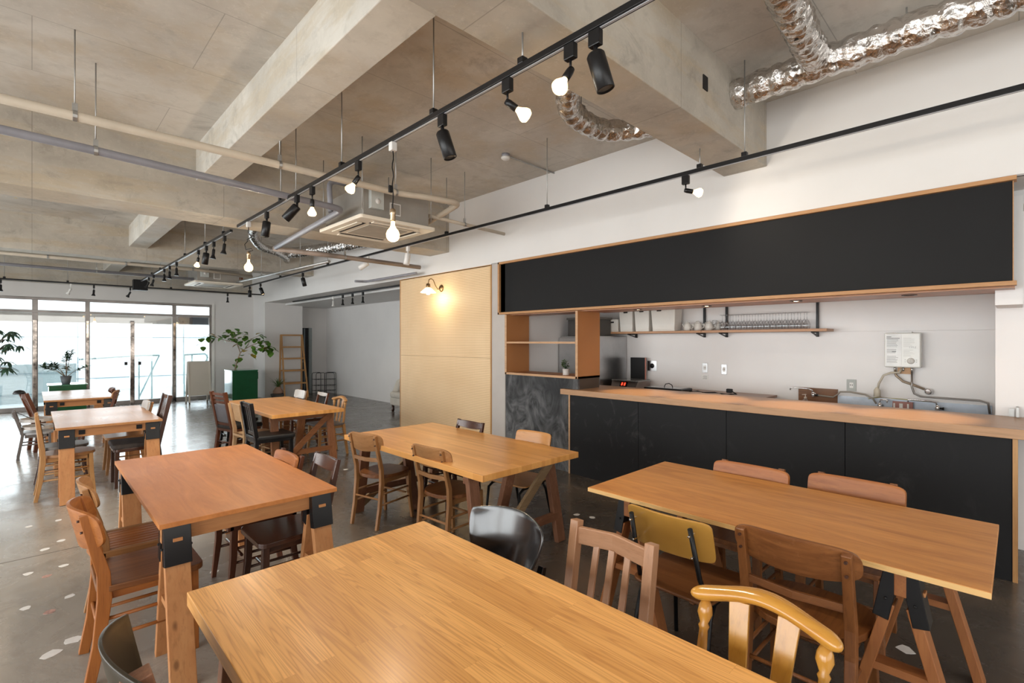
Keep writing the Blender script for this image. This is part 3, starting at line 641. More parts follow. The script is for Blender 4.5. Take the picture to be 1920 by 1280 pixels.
kn = MB().lathe([(.0, -.145), (.024, -.144), (.029, -.13), (.032, -.12)], (0, -.07, -.11), 24, 'x').build('dial', WPLAST, t)
MB().cbox((-.146, -.07, -.11), (.006, .008, .04)).build('pointer', plain('dial_grey', (.5, .49, .45), .4), kn)
MB().box(-.05, -.07, .18, -.0, .07, .19).build('top_bracket', STEEL, t)
MB().box(-.04, -.07, -.25, -.0, .05, -.18).build('wood_block', OAKS['y'], t)
for y, r in ((.07, .012), (.0, .01), (-.07, .012)): MB().cyl((-.05, y, -.18), (-.05, y, -.22), r).build('connector', CHROME, t)
MB().sweep([(-.06, .01, -.19), (-.07, .03, -.235), (-.08, .1, -.24), (-.09, .16, -.27), (-.1, .2, -.36), (-.1, .21, -.42)], .011, 10, (1, 0, 0)).build('outlet_hose', plain('cream_hose', (.5, .45, .36), .4), t)
MB().lathe([(.012, .0), (.03, -.03), (.032, -.1), (.0, -.105)], (-.1, .215, -.4), 16).build('shower_head', plain('cream_plastic', (.6, .54, .43), .4), t)
MB().sweep([(-.05, .07, -.2), (-.05, .06, -.27), (-.05, 0, -.33), (-.04, -.08, -.36), (-.04, -.17, -.4)], .012, 10, (1, 0, 0)).build('gas_hose', plain('braided_tan', (.32, .25, .18), .4, .4), t)
MB().lathe([(.02, -.03), (.032, -.02), (.034, .0), (.03, .02), (0, .03)], (-.03, -.2, -.42), 16, 'x').build('gas_valve', CHROME, t)
MB().sweep([(-.05, -.07, -.2), (-.05, -.07, -.38), (-.05, -.09, -.45), (-.05, -.14, -.475), (-.05, -.58, -.48), (-.05, -.64, -.5), (-.05, -.65, -.6)], .009, 10, (1, 0, 0)).build('water_pipe', plain('braided_steel', (.28, .26, .24), .3, .8), t)
def tap(name, lab, loc, mirror, hose=None):
    t = thing(name, lab, 'tap', loc, 0, 'kitchen taps')
    MB().lathe([(.024, 0), (.024, -.02), (.014, -.025), (.014, -.06)], (0, 0, 0), 16, 'x').build('wall_flange', CHROME, t)
    MB().lathe([(.018, -.02), (.02, 0), (.016, .03), (.0, .035)], (-.06, 0, 0), 14).build('body', CHROME, t)
    s_ = mirror
    MB().sweep([(-.06, 0, .02), (-.07, .01*s_, .055), (-.1, .04*s_, .07), (-.1, .2*s_, .075), (-.1, .225*s_, .07), (-.1, .23*s_, .045)], .008, 10, (1, 0, 0)).build('spout', CHROME, t)
    MB().sweep([(-.06, -.02*s_, 0), (-.06, -.05*s_, 0)], [.008, .016], 10, (1, 0, 0)).build('knob', BLACK, t)
    if hose: MB().sweep(hose, .009, 10, (1, 0, 0)).build('hose', plain('hose_grey', (.3, .27, .23), .4, .3), t)
cbk = MB().box(6.57, 1.44, .83, 6.588, 1.84, 1.055).build('backing_board', wood('dark_backing', (.22, .09, .03), (.13, .05, .015), 'y', .35)); tag(cbk, 'dark brown timber backing board fixed behind the tap on the kitchen wall', 'board')
tap('wall_tap', 'chrome swan neck tap mounted on the dark timber board', (6.57, 1.67, .98), 1, [(-.06, -.04, 0), (-.06, -.2, -.01), (-.06, -.24, .02), (-.06, -.27, .055), (-.06, -.36, .06), (-.06, -.5, .04), (-.06, -.57, .0), (-.06, -.6, -.05)])
tap('wall_tap', 'chrome mixer tap on the steel plate beneath the yellow hose', (6.57, 1.04, .91), -.3)
tap('wall_tap', 'chrome swan neck tap on the steel splash plate beneath the heater pipe', (6.57, .57, .93), 1)
t = thing('soap_dispenser', 'clear pump soap bottle in front of the dark timber board', 'soap dispenser', (6.4, 1.72, .83))
MB().lathe([(.035, 0), (.037, .01), (.037, .08), (.02, .105), (.014, .11)], (0, 0, 0), 16).build('bottle', GL, t)
MB().lathe([(.014, .108), (.016, .13), (.005, .133), (.005, .155), (.014, .16), (0, .165)], (0, 0, 0), 12).sweep([(0, 0, .158), (0, .035, .155)], .004, 8).build('pump', plain('pump_cream', (.6, .52, .44), .4), t)
t = thing('tile_sign', 'pink tile with white curved U shapes leaning on the steel plate', 'tile sign', (6.53, .85, .83))
MB().box(0, -.085, 0, .015, .085, .14).build('tile', plain('dusty_pink_tile', (.36, .16, .13), .4), t, bevel=.003)
u_ = MB()
for y in (.045, -.02): u_.sweep([(-.003, y+.025, .12), (-.003, y+.025, .06), (-.003, y+.012, .045), (-.003, y-.012, .045), (-.003, y-.025, .06), (-.003, y-.025, .12)], (.003, .007), ref=(1, 0, 0))
u_.build('letter', WPLAST, t)
t = thing('gas_burner_rack', 'black wire rack on the steel worktop at the pillar end', 'rack', (6.36, .36, .83))
rk = MB()
for y in (-.13, 0, .13): rk.sweep([(-.1, y, .06), (.1, y, .06)], .006, 6)
for x in (-.1, 0, .1): rk.sweep([(x, -.15, .06), (x, .15, .06)], .006, 6)
rk.build('grate', BLACK, t)
for x in (-.1, .1):
    for y in (-.14, .14): MB().cyl((x, y, 0), (x, y, .08), .005, 6).build('leg', BLACK, t)
MB().lathe([(.03, .03), (.045, .05), (.0, .055)], (0, .07, .0), 14).build('burner_cap', BLACK, t)
t = tag(MB().sweep([(6.55, 1.15, .975), (6.55, 1.05, 1.0), (6.55, .9, .995), (6.55, .6, .985)], .004, 6).build('yellow_hose', plain('yellow_green_hose', (.42, .38, .1), .4)), 'thin yellow hose lying along the top of the steel splash plate', 'hose')
# ---------------------------------------------------------------- timbers of tables and chairs
BUT1 = butcher('ash_block_top', (.88, .47, .145), (.46, .18, .035), .34, strip=.055, length=.8, contrast=1.0)
BUT6 = butcher('oak_block_top', (.74, .37, .115), (.54, .24, .06), .3, strip=.035, length=.9, contrast=.35, grain=.6)
PLY2 = plytop('orange_ply_top', (.52, .195, .055), (.4, .135, .034), (.62, .34, .15), .42)
PLY3 = plytop('brown_ply_top', (.46, .22, .085), (.37, .16, .055), (.58, .38, .22), .3)
PLY7 = plytop('tan_ply_top', (.62, .275, .078), (.42, .155, .038), (.66, .42, .2), .42)
PINE = woods('pine_stud', (.52, .25, .10), (.42, .17, .06), rough=.55, coat=0, scale=.6, knots=.75)
PALEDGE = wood('pale_ply_edge', (.8, .52, .22), (.66, .4, .15), 'y', .5)
PINED = woods('stained_pine', (.3, .13, .055), (.2, .075, .03), rough=.45, coat=.05)
REDW = woods('reddish_timber', (.26, .12, .065), (.17, .07, .035), rough=.5, coat=.05, wear=.25)
GREYW = woods('weathered_timber', (.33, .23, .13), (.22, .14, .07), rough=.6, coat=0)
CHW = woods('chair_brown', (.26, .1, .03), (.13, .042, .011), rough=.38, coat=.08, wear=.15)
CHO = woods('chair_orange_brown', (.42, .15, .035), (.25, .075, .016), rough=.4, coat=.08)
CHT = woods('chair_tan', (.4, .2, .08), (.27, .12, .04), rough=.4, coat=.1, wear=.15)
CHL = woods('chair_light_beech', (.56, .36, .2), (.47, .28, .14), rough=.38, coat=.15)
CHP = woods('chair_pinkish_beech', (.42, .23, .13), (.33, .165, .085), rough=.36, coat=.15)
CHD = woods('chair_dark_walnut', (.075, .03, .018), (.04, .016, .01), rough=.24, coat=.4)
CHR = woods('chair_red_brown', (.15, .05, .024), (.08, .026, .012), rough=.3, coat=.2)
HONEY = woods('honey_lacquer', (.56, .29, .05), (.46, .2, .03), rough=.2, coat=.5, scale=.5)
BLK = plain('black_lacquer', (.006, .006, .007), .22, coat=.35, var=.05, spec=.4); BLKW = {a: BLK for a in 'xyz'}
PLYM = plain('mustard_plywood', (.47, .24, .045), .3, var=.1, coat=.2, scale=3)
PLYO = wood('orange_plywood', (.52, .27, .09), (.44, .2, .06), 'y', .3, .4, .3)
PADD = plain('dark_seat_fabric', (.045, .036, .032), .7, var=.15, scale=30, bmp=.3)
PADB = plain('black_leather', (.012, .012, .013), .35, var=.2, scale=20, bmp=.4)
PADG = plain('grey_vinyl', (.16, .16, .18), .4, var=.08)
PALE = plain('pale_wood', (.5, .46, .43), .4, var=.1)  # pale tone of some chair backs and the booster hoops
# ---------------------------------------------------------------- tables
BRK = plain('black_bracket', (.005, .005, .006), .3, spec=.35)
def sawhorse(y, half, zt, m, parent, legw=.115, flip=False, side_on=False):
    h = zt-.03
    MB().box(-half, y-.019, h-.09, half, y+.019, h).build('ridge_beam', m['x'], parent, bevel=.003)
    for sx_ in (-1, 1):
        x = sx_*(half-legw/2-.006)
        for sy_ in (-1, 1):
            MB().sweep([(x, y+sy_*.035, h-.13), (x, y+sy_*.19, 0)], (legw/2, .019), ref=(1, 0, 0)).build('leg', m['z'], parent, bevel=.003)
        bk = MB()
        for sy_ in (-1, 1):
            bk.sweep([(x, y+sy_*.028, h-.01), (x, y+sy_*.062, h-.19)], (legw/2+.004, .026), ref=(1, 0, 0))
            bk.cyl((x-legw/2-.012, y+sy_*.045, h-.11), (x+legw/2+.012, y+sy_*.045, h-.11), .006, 8)
        b_ = bk.build('bracket', BRK, parent, bevel=.004)
        sl = MB()
        for sy_ in (-1, 1): sl.cbox((x, y+sy_*.066, h-.07), (.04, .012, .016))
        sl.build('slot', PINE['x'], b_, bevel=.002)
        MB().cbox((x, y, .33), (legw*.8, .28*.72, .03)).build('spreader', m['y'], parent)
def board(mb, x0, y0, x1, y1, zt, th): return mb.box(x0, y0, zt-th, x1, y1, zt)
def studs_table(name, lab, cx, cy, hx, hy, top, zt=.745, th=.024, edge=None, inset=.09, m=PINE, legw=.115, plates=False):
    t = thing(name, lab, 'table', (cx, cy, 0))
    board(MB(), -hx, -hy, hx, hy, zt, th).build('table_top', top, t, bevel=.0025)
    if edge: MB().box(-hx-.002, -hy, zt-th+.001, -hx+.002, hy, zt-.002).build('pale_edge', edge, t)
    for s_ in (-1, 1):
        sawhorse(s_*(hy-inset), hx-.02, zt-th+.03, m, t, legw)
        if plates:
            for q in (-1, 1): MB().cbox((q*(hx-.2), s_*(hy-inset+.022), zt-th-.045), (.05, .01, .045)).build('cover_plate', BRK, t)
    return t
def trestle_table(name, lab, cx, cy, hx, hy, top, m, zt=.72, th=.045, mid=None, brace=None):
    t = thing(name, lab, 'table', (cx, cy, 0)); h = zt-th
    MB().box(-hx, -hy, h, hx, hy, zt).build('table_top', top, t, bevel=.003)
    for s_ in (-1, 1):
        y = s_*(hy-.24)
        MB().box(-hx+.05, y-.03, h-.07, hx-.05, y+.03, h).build('cross_beam', m['x'], t, bevel=.003)
        for x in (-hx+.1, hx-.1): MB().sweep([(x, y+s_*.005, h-.02), (x+(.015 if x > 0 else -.015), y+s_*.12, 0)], (.045, .022), ref=(1, 0, 0)).build('leg', m['z'], t, bevel=.003)
        MB().sweep([(.0, y-s_*.01, h-.02), (0, y-s_*.2, 0)], (.045, .022), ref=(1, 0, 0)).build('leg', (mid or m)['z'], t, bevel=.003)
        MB().sweep([(-hx+.1, y+s_*.09, .2), (hx-.1, y+s_*.09, .2)], (.02, .03), ref=(0, 1, 0)).build('stretcher', m['x'], t, bevel=.002)
        MB().sweep([(-hx+.12, y+s_*.135, .06), (hx-.1, y+s_*.045, h-.03)], (.014, .033), ref=(0, 1, 0)).build('diagonal_brace', (brace or m)['x'], t, bevel=.002)
    MB().box(hx-.16, -hy+.2, h-.06, hx-.12, hy-.2, h).build('long_rail', m['y'], t)
    return t
trestle_table('dining_table', 'large pale ash block-top table with bold grain, in front of all others', .885, 1.04, .495, 1.0, BUT1, REDW, th=.05)
studs_table('dining_table', 'orange-brown scuffed plywood table on sawhorses with black brackets and slatted chairs', .853, 3.65, .43, .86, PLY2, .745, legw=.105)
studs_table('dining_table', 'sawhorse table with greyish sheen, bentwood chair and dark padded stool chair beside it', .60, 7.43, .435, .83, PLY3, .745, plates=True)
studs_table('dining_table', 'sawhorse table standing beside the green cabinet with the olive plant', .53, 10.7, .41, .9, PLY3, .745, plates=True)
trestle_table('dining_table', 'thick block-top table with red-brown diagonal brace, near the wooden ladder shelf', 2.5, 7.2, .45, .99, BUT6, PINED)
trestle_table('dining_table', 'thick oak block-top table beside the perforated partition, grey diagonal brace', 2.62, 3.45, .505, 1.0, BUT6, REDW, brace=GREYW)
t7 = studs_table('dining_table', 'worn plywood table with pale front edge and splayed sawhorses, beside the bar', 2.79, .915, .45, .85, PLY7, .745, edge=PALEDGE, inset=.25, m=woods('brown_pine', (.36, .14, .045), (.26, .09, .028), rough=.45), legw=.085)
# ---------------------------------------------------------------- chairs
def panel(w, z0, z1, x0, lean, bow, drop=0, lift=0, p=5, nu=26, nv=5, y0=0):
    mb = MB(); zm = (z0+z1)/2
    def fn(u, v):
        s_ = math.sin(PI*(u-.5))*.9995; q = max(0, 1-abs(s_)**p)**(1/p)
        q = max(q, .3); z = zm + (z1-zm)*(2*v-1)*q if v >= .5 else zm + (zm-z0)*(2*v-1)*q
        z += (-drop*s_*s_ if v > .5 else lift*s_*s_)*abs(2*v-1)
        return (x0 - lean*(z-.45) + bow*s_*s_, y0+s_*w/2, z)
    return mb.grid(fn, nu, nv*2)
def seat_shape(kind, w, d):
    if kind == 'round':
        out = []
        for k in range(28):
            a = 2*PI*k/28; c, s_ = math.cos(a), math.sin(a)
            x = d/2*abs(c)**.75*(1 if c > 0 else -1); y = w/2*abs(s_)**.75*(1 if s_ > 0 else -1)
            y *= 1+.1*x/(d/2); out.append((x, y))
        return out
    r = .05 if kind == 'wood' else .035
    return [(x, y*(1+.08*x/(d/2))) for x, y in rrect(-d/2, -w/2, d/2, w/2, r)]
def chair(name, lab, loc, rz, seat='wood', back='panel', fm=CHW, sm=None, bm=None, w=.41, d=.41, h=.45, top=.81, lean=.22, bw=None, leg=.017, curved=True, group=None, stretch=True, ph=.15, bow=.055):
    t = thing(name, lab, 'chair', (loc[0], loc[1], 0), rz, group)
    sm = sm or fm['x']; bm = bm or fm['y']; bw = bw or w
    metal = back == 'tube'
    rx = -d/2+.03; hy = w/2-.035
    xb = lambda z: rx - lean*max(0, z-h)
    # seat
    if seat == 'slats':
        f = MB()
        for s_ in (-1, 1): f.box(-d/2, s_*w/2-.018*s_-.018, h-.035, d/2-.01, s_*w/2-.018*s_+.018, h)
        f.box(d/2-.04, -w/2, h-.035, d/2, w/2, h-.002).box(-d/2, -w/2, h-.035, -d/2+.035, w/2, h-.003)
        so = f.build('seat_frame', fm['x'], t, bevel=.006)
        n_ = 7; ww = (w-.08)/n_
        for k in range(n_):
            y = -w/2+.04+ww*(k+.5); MB().box(-d/2+.03, y-ww/2+.004, h-.016, d/2-.03, y+ww/2-.004, h-.002).build('seat_slat', sm, so, bevel=.002)
    elif seat == 'pad':
        MB().prism(seat_shape('wood', w-.02, d-.02), h-.055, h-.02).build('seat_frame', fm['x'], t, bevel=.004)
        MB().prism(seat_shape('pad', w, d), h-.025, h+.03).build('seat_cushion', sm, t, bevel=.02, seg=4)
    else:
        th = .014 if metal else .03
        o = MB().prism(seat_shape(seat, w, d), h-th, h).build('seat', sm, t, bevel=.005, seg=3)
        if not metal:
            MB().box(-d/2+.05, -hy, h-.07, d/2-.05, -hy+.018, h-th).box(-d/2+.05, hy-.018, h-.07, d/2-.05, hy, h-th).box(d/2-.07, -hy, h-.07, d/2-.052, hy, h-th).build('seat_rail', fm['x'], t)
    zt = h-.02
    # legs and back
    if metal:
        for s_ in (-1, 1):
            fr = [(rx+.0, s_*(hy-.02), top-.03), (rx+lean*.2+.02, s_*(hy-.01), h+.04), (rx+.1, s_*hy, h-.02), (d/2-.03, s_*hy, h-.03), (d/2+.02, s_*hy, h-.06), (d/2+.05, s_*(hy+.01), 0)]
            fr = [(xb(top), s_*(hy-.03), top-.02), (xb(h+.1), s_*(hy-.02), h+.1), (rx+.03, s_*hy, h-.02), (rx+.08, s_*hy, h-.035), (d/2-.05, s_*hy, h-.035), (d/2, s_*hy, h-.06), (d/2+.045, s_*(hy+.015), 0)]
            MB().sweep(fr, .011, 10).build('side_tube', BLACK, t)
            MB().sweep([(rx+.07, s_*hy, h-.04), (rx+.03, s_*hy, h-.09), (rx-.07, s_*(hy+.015), 0)], .011, 10).build('leg', BLACK, t)
        MB().sweep([(rx+.07, -hy, h-.035), (rx+.07, hy, h-.035)], .01, 8, (1, 0, 0)).build('cross_tube', BLACK, t)
        pp = panel(bw, top-.02-ph, top, xb(.6)+.035+lean*.15, lean, .035, p=9)
        po = pp.build('backrest', bm, t, solid=.011, bevel=.003)
        for s_ in (-1, 1):
            for z in (top-.05, top-ph+.02): MB().cbox((xb(z)+.0, s_*(hy-.03), z), (.06, .01, .01)).build('rivet', CHROME, po, bevel=.003)
        return t
    R = (leg, leg*.95)
    for s_ in (-1, 1):
        fx = d/2-.045; foot = (fx+.03, s_*(hy+.015), 0)
        if leg > .02 or not curved: pts = [(fx, s_*hy, zt), (fx+.01, s_*hy, 0)]
        else: pts = [(fx, s_*hy, zt), (fx+.005, s_*hy, .25), foot]
        MB().sweep(pts, [(leg*1.05, leg*1.05)]*(len(pts)-1)+[(leg*.75, leg*.75)]).build('leg', fm['z'], t, bevel=.003)
        if back in ('none',): continue
        up = {'panel': top-.02, 'shell': top-ph+.05}.get(back, top)
        if back == 'crest': up = h
        if curved: pts = [(rx-.055, s_*hy, 0), (rx-.022, s_*hy, .18), (rx-.0, s_*hy, h-.06), (rx-.004, s_*hy, h+.06), (xb(up), s_*(hy+.0), up)]
        else: pts = [(rx-.05, s_*hy, 0), (rx, s_*hy, h-.03), (xb(up), s_*hy, up)]
        szs = [(leg*.8, leg*.95), (leg*.9, leg*1.05), (leg*.95, leg*1.25), (leg*.95, leg*1.15), (leg*.85, leg*.75)] if curved else [(leg, leg*1.1)]*3
        if back == 'crest': pts = [(rx-.06, s_*hy, 0), (rx, s_*hy, h-.02)]; szs = [(leg*.9, leg*.9), (leg*1.1, leg*1.1)]
        MB().sweep(pts, szs).build('rear_leg', fm['z'], t, bevel=.003)
    if stretch:
        st = MB()
        for s_ in (-1, 1):
            for z in ((.2, .29) if curved else (.2,)): st.sweep([(rx-.02, s_*hy, z), (d/2-.04, s_*hy, z)], .009, 8)
        st.sweep([(rx-.02, -hy, .25), (rx-.02, hy, .25)], .009, 8, (1, 0, 0)).sweep([(.12, -hy, .24), (.12, hy, .24)], .009, 8, (1, 0, 0))
        st.build('stretcher', fm['x'], t)
    if back == 'panel':
        bo = panel(bw, top-ph, top, xb(.6)+.024+lean*.15-bow*.72, lean, bow, drop=.01, lift=.02).build('backrest', bm, t, solid=.014, bevel=.004)
        for s_ in (-1, 1):
            for z in (top-.045, top-.1): MB().sweep([(xb(z)-leg-.006, s_*hy, z), (xb(z)-leg+.004, s_*hy, z)], .006, 8, (0, 1, 0)).build('screw', CHD['z'], bo)
        zr = h+.14
        MB().sweep([(xb(zr), -hy, zr), (xb(zr)-.015, 0, zr-.006), (xb(zr), hy, zr)], (.016, .008), ref=(0, 0, 1)).build('mid_rail', fm['y'], t, bevel=.002)
    elif back == 'plain_panel':
        panel(bw, top-ph, top, xb(.6)+.02+lean*.15, lean, .02, p=7).build('backrest', bm, t, solid=.022, bevel=.007)
    elif back == 'rail':
        panel(w-.05, top-ph, top-.005, xb(.6)+lean*.15-.01, lean, .018, drop=.0, lift=.02, p=20).build('top_rail', bm, t, solid=.02, bevel=.005)
    elif back == 'slats':
        MB().sweep([(xb(top-.05), -hy, top-.06), (xb(top-.05)-.02, 0, top-.05), (xb(top-.05), hy, top-.06)], (.036, .011), ref=(0, 0, 1)).build('top_rail', fm['y'], t, bevel=.004)
        MB().sweep([(xb(h+.05), -hy, h+.06), (xb(h+.05), hy, h+.06)], (.02, .01), ref=(0, 0, 1)).build('low_rail', fm['y'], t, bevel=.003)
        for k in (-1, 0, 1): MB().sweep([(xb(h+.06), k*.075, h+.06), (xb(top-.08)-.014, k*.075, top-.08)], (.014, .006)).build('back_slat', fm['z'], t, bevel=.002)
    elif back == 'crest':
        zc = top-.03; cw = bw/2
        for s_ in (-1, 1):
            prof = [(.017, 0), (.014, .03), (.018, .06), (.015, .2), (.013, .24), (.017, .25), (.012, .258), (.023, .285), (.02, .305), (.01, .325)]
            k_ = (zc-h)/.325; m_ = MB().lathe([(r, z*k_) for r, z in prof], (0, 0, 0), 14)
            M = Matrix.Translation((rx, s_*(hy+.0), h-.01)) @ Matrix.Rotation(-math.atan(lean), 4, 'Y'); m_.xf(M).build('turned_post', fm['z'], t)
        m_ = MB(); nn = 22
        pts = []; rr = []
        for i in range(nn+1):
            s_ = -1+2*i/nn; y = s_*cw; bowx = .045*s_*s_
            z = zc+.012 + .018*math.cos(s_*PI*1.0)*(1 if abs(s_) < .9 else 1)
            pts.append((xb(zc)-.03+bowx, y, z))
            e = math.sqrt(max(.0, 1-abs(s_)**12)); rr.append(((.023+.006*abs(s_)**3)*max(e, .3), (.032+.012*abs(s_)**4+ .006*math.cos(s_*PI))*max(e, .3)))
        vs = []; n_ = 12
        for p, (a_, b_) in zip(pts, rr):
            for k in range(n_):
                a = 2*PI*k/n_; vs.append((p[0]+b_*math.cos(a), p[1], p[2]+a_*math.sin(a)))
        fs = [(i*n_+k, i*n_+(k+1) % n_, (i+1)*n_+(k+1) % n_, (i+1)*n_+k) for i in range(nn) for k in range(n_)]
        m_.add(vs, fs, True); m_.f += [list(range(n_)), [nn*n_+k for k in range(n_)]]; m_.sm += [True, True]; m_.mi += [0, 0]
        m_.build('crest_rail', fm['y'], t, sub=1)
        for s_ in (-1, 1):
            MB().sweep([(rx+.005, s_*.045, h-.01), (xb(zc)-.02, s_*.07, zc)], [(.02, .006), (.03, .006)]).build('back_splat', fm['z'], t, bevel=.002)
    elif back == 'shell':
        mb = MB()
        def fn(u, v):
            s_ = -1+2*u; z = (top-ph)+ph*v
            q = 1-.0*v; wid = bw/2*(.8+.2*math.sin(min(1, v*1.25)*PI/2))*(1-.05*max(0, v-.85)/.15)
            z = (top-ph)+ph*(v*(1-.1*s_*s_*v)+.16*s_*s_*(1-v)) ; 
            return (xb(.6)+lean*.15+.03 - lean*(z-.45) + .07*s_*s_, s_*wid, z)
        mb.grid(fn, 20, 10).build('backrest', bm, t, solid=.01, bevel=.003)
    elif back == 'high':
        for k in (0, 1, 2): 
            z = top-.03-k*.055; MB().sweep([(xb(z), -hy, z), (xb(z)-.012, 0, z), (xb(z), hy, z)], (.017, .008), ref=(0, 0, 1)).build('back_rail', fm['y'], t, bevel=.003)
        panel(w-.1, h+.07, top-.17, xb(.6)+lean*.15, lean, .01, p=12).build('back_cushion', bm, t, solid=.04, bevel=.01)
        MB().sweep([(xb(h+.05), -hy, h+.04), (xb(h+.05), hy, h+.04)], (.02, .012), ref=(0, 0, 1)).build('low_rail', fm['y'], t, bevel=.003)
    elif back == 'highslat':
        for z, hh in ((top-.025, .025), (h+.06, .02)): MB().sweep([(xb(z), -hy, z), (xb(z), hy, z)], (hh, .01), ref=(0, 0, 1)).build('back_rail', fm['y'], t, bevel=.003)
        for k in (-1.5, -.5, .5, 1.5): MB().sweep([(xb(h+.06), k*.068, h+.06), (xb(top-.04), k*.068, top-.04)], (.02, .005)).build('back_slat', fm['z'], t, bevel=.002)
    elif back == 'hoop':
        pts = []
        for k in range(13):
            a = PI*k/12; pts.append((xb(h+.1+(top-h-.1)*math.sin(a)**.6), -hy*math.cos(a), h+(top-h)*math.sin(a)**.6))
        MB().sweep(pts, .015, 10, (1, 0, 0)).build('bent_hoop', fm['z'], t)
        panel(.16, h+.03, top-.03, xb(.6)+lean*.15, lean, .0, p=20).build('back_splat', bm, t, solid=.012)
    return t
P_ = PI
# foreground table, bar-facing side and street side
c = chair('lacquered_chair', 'glossy black chair with wide curved shell back beside the big ash table', (1.36, 1.61), P_, 'wood', 'shell', BLKW, BLK, plain('high_gloss_black', (.01, .01, .011), .22, coat=.45, var=.02, spec=.7), w=.42, bw=.47, ph=.25, top=.83, lean=.25)
chair('slat_back_chair', 'pinkish beech chair with three narrow back slats and square posts', (1.45, 1.155), P_, 'wood', 'slats', CHP, w=.43, top=.83, leg=.02, curved=False, lean=.18)
chair('crest_rail_chair', 'honey-yellow lacquered chair with thick curved crest rail and turned posts by the ash table', (1.29, .53), P_, 'wood', 'crest', HONEY, w=.40, bw=.42, top=.83, lean=.22)
c = chair('shell_back_chair', 'matt black shell-back chair seen from its inner side, below the slatted-seat chairs', (.345, 1.62), 0, 'wood', 'shell', BLKW, BLK, plain('bronze_black_vinyl', (.035, .027, .016), .35, var=.1), w=.42, bw=.47, ph=.36, top=.83, lean=.2)
chair('timber_post_chair', 'dark-topped wooden chair post beside the matt black shell-back chair', (.44, 1.30), 0, 'wood', 'slats', REDW, w=.42, top=.80, leg=.028, curved=False, lean=.25)
# plywood table beside the bar
chair('school_chair', 'mustard plywood school chair with black tubular steel frame by the worn plywood table', (2.31, 1.135), 0, 'wood', 'tube', BLKW, wood('school_seat', (.17, .07, .025), (.11, .04, .014), 'y', .28), PLYM, w=.42, bw=.42, top=.81, lean=.28, ph=.17)
chair('cafe_chair', 'large brown cafe chair with scratched curved back panel, next to the mustard school chair', (2.42, .635), 0, 'round', 'panel', CHW, w=.45, d=.43, bw=.46, top=.83, ph=.15, leg=.02, lean=.2)
chair('cafe_chair', 'brown chair between worn table and bar, the one further from the bar end', (3.08, 1.2), P_, 'wood', 'plain_panel', CHW, bm=CHO['y'], w=.42, bw=.46, top=.81, ph=.17, leg=.02)
chair('cafe_chair', 'orange-brown wide-backed chair between worn table and bar front, towards the bar end', (3.18, .66), P_, 'wood', 'plain_panel', CHW, bm=CHO['y'], w=.42, bw=.47, top=.81, ph=.17, leg=.02)
# oak table beside the pegboard
chair('cafe_chair', 'tan worn cafe chair with curved back at the partition table, further from the ash table', (2.27, 3.99), .24, 'round', 'panel', CHT, sm=CHW['x'], w=.38, d=.4, bw=.4, top=.82, ph=.16, leg=.015)
chair('cafe_chair', 'tan worn cafe chair with curved back at the partition table, closer to the ash table', (2.37, 3.12), .09, 'round', 'panel', CHT, sm=CHW['x'], w=.4, d=.4, bw=.44, top=.82, ph=.16, leg=.015)
chair('ladder_back_chair', 'black chair with wavy top rail in front of the perforated partition', (2.89, 3.82), P_, 'wood', 'rail', CHD, w=.44, top=.81, ph=.08)
chair('school_chair', 'orange plywood school chair with black tube legs in front of the smudged chalkboard', (2.96, 2.95), P_+.1, 'wood', 'tube', BLKW, PLYO, PLYO, w=.4, bw=.38, top=.81, ph=.15, lean=.25)
# orange plywood table
chair('cafe_chair', 'orange-brown cafe chair with strongly curved back, tucked at the orange plywood table corner', (.43, 3.18), 0, 'wood', 'panel', CHO, sm=CHW['x'], w=.42, d=.43, bw=.46, top=.82, ph=.2, leg=.022, lean=.22, bow=.09)
chair('slatted_seat_chair', 'brown chair with slatted seat directly behind the orange-brown cafe chair', (.47, 3.68), 0, 'slats', 'panel', CHT, sm=CHO['x'], w=.4, d=.42, bw=.4, top=.82, ph=.15, leg=.018, lean=.25)
chair('slatted_seat_chair', 'chair with glossy orange slatted seat at the partition side of the orange table', (1.08, 3.63), P_, 'slats', 'plain_panel', CHR, sm=CHO['x'], bm=CHO['y'], w=.42, d=.42, bw=.4, top=.81, ph=.15, leg=.018)
chair('dark_cafe_chair', 'very dark walnut chair with saddle seat and white-glinting back post', (1.13, 3.18), P_, 'wood', 'rail', CHD, w=.38, d=.42, top=.85, ph=.09, leg=.018, lean=.22)
# sawhorse table with greyish sheen
chair('bentwood_chair', 'light bentwood chair with bent hoop back and splayed round legs', (.27, 6.98), 0, 'round', 'hoop', OAKS, sm=CHT['x'], w=.4, d=.44, top=.86, lean=.12)
chair('dark_cafe_chair', 'dark-legged chair with grey wooden seat just behind the light bentwood chair', (.26, 7.5), 0, 'round', 'rail', CHD, sm=plain('grey_worn_seat', (.2, .18, .16), .4), w=.4, d=.42, top=.72, lean=.1, ph=.05)
chair('high_back_chair', 'tall dark brown chair with padded charcoal seat at the sheen-topped sawhorse table', (.84, 7.02), P_, 'pad', 'highslat', CHD, sm=PADD, w=.42, d=.44, top=.98, lean=.22, curved=False, leg=.02)
chair('cafe_chair', 'chair with pale glossy back panel behind the tall dark padded chair', (.83, 7.78), P_, 'wood', 'plain_panel', CHT, sm=CHT['x'], bm=PALE, w=.4, bw=.42, top=.84, ph=.17)
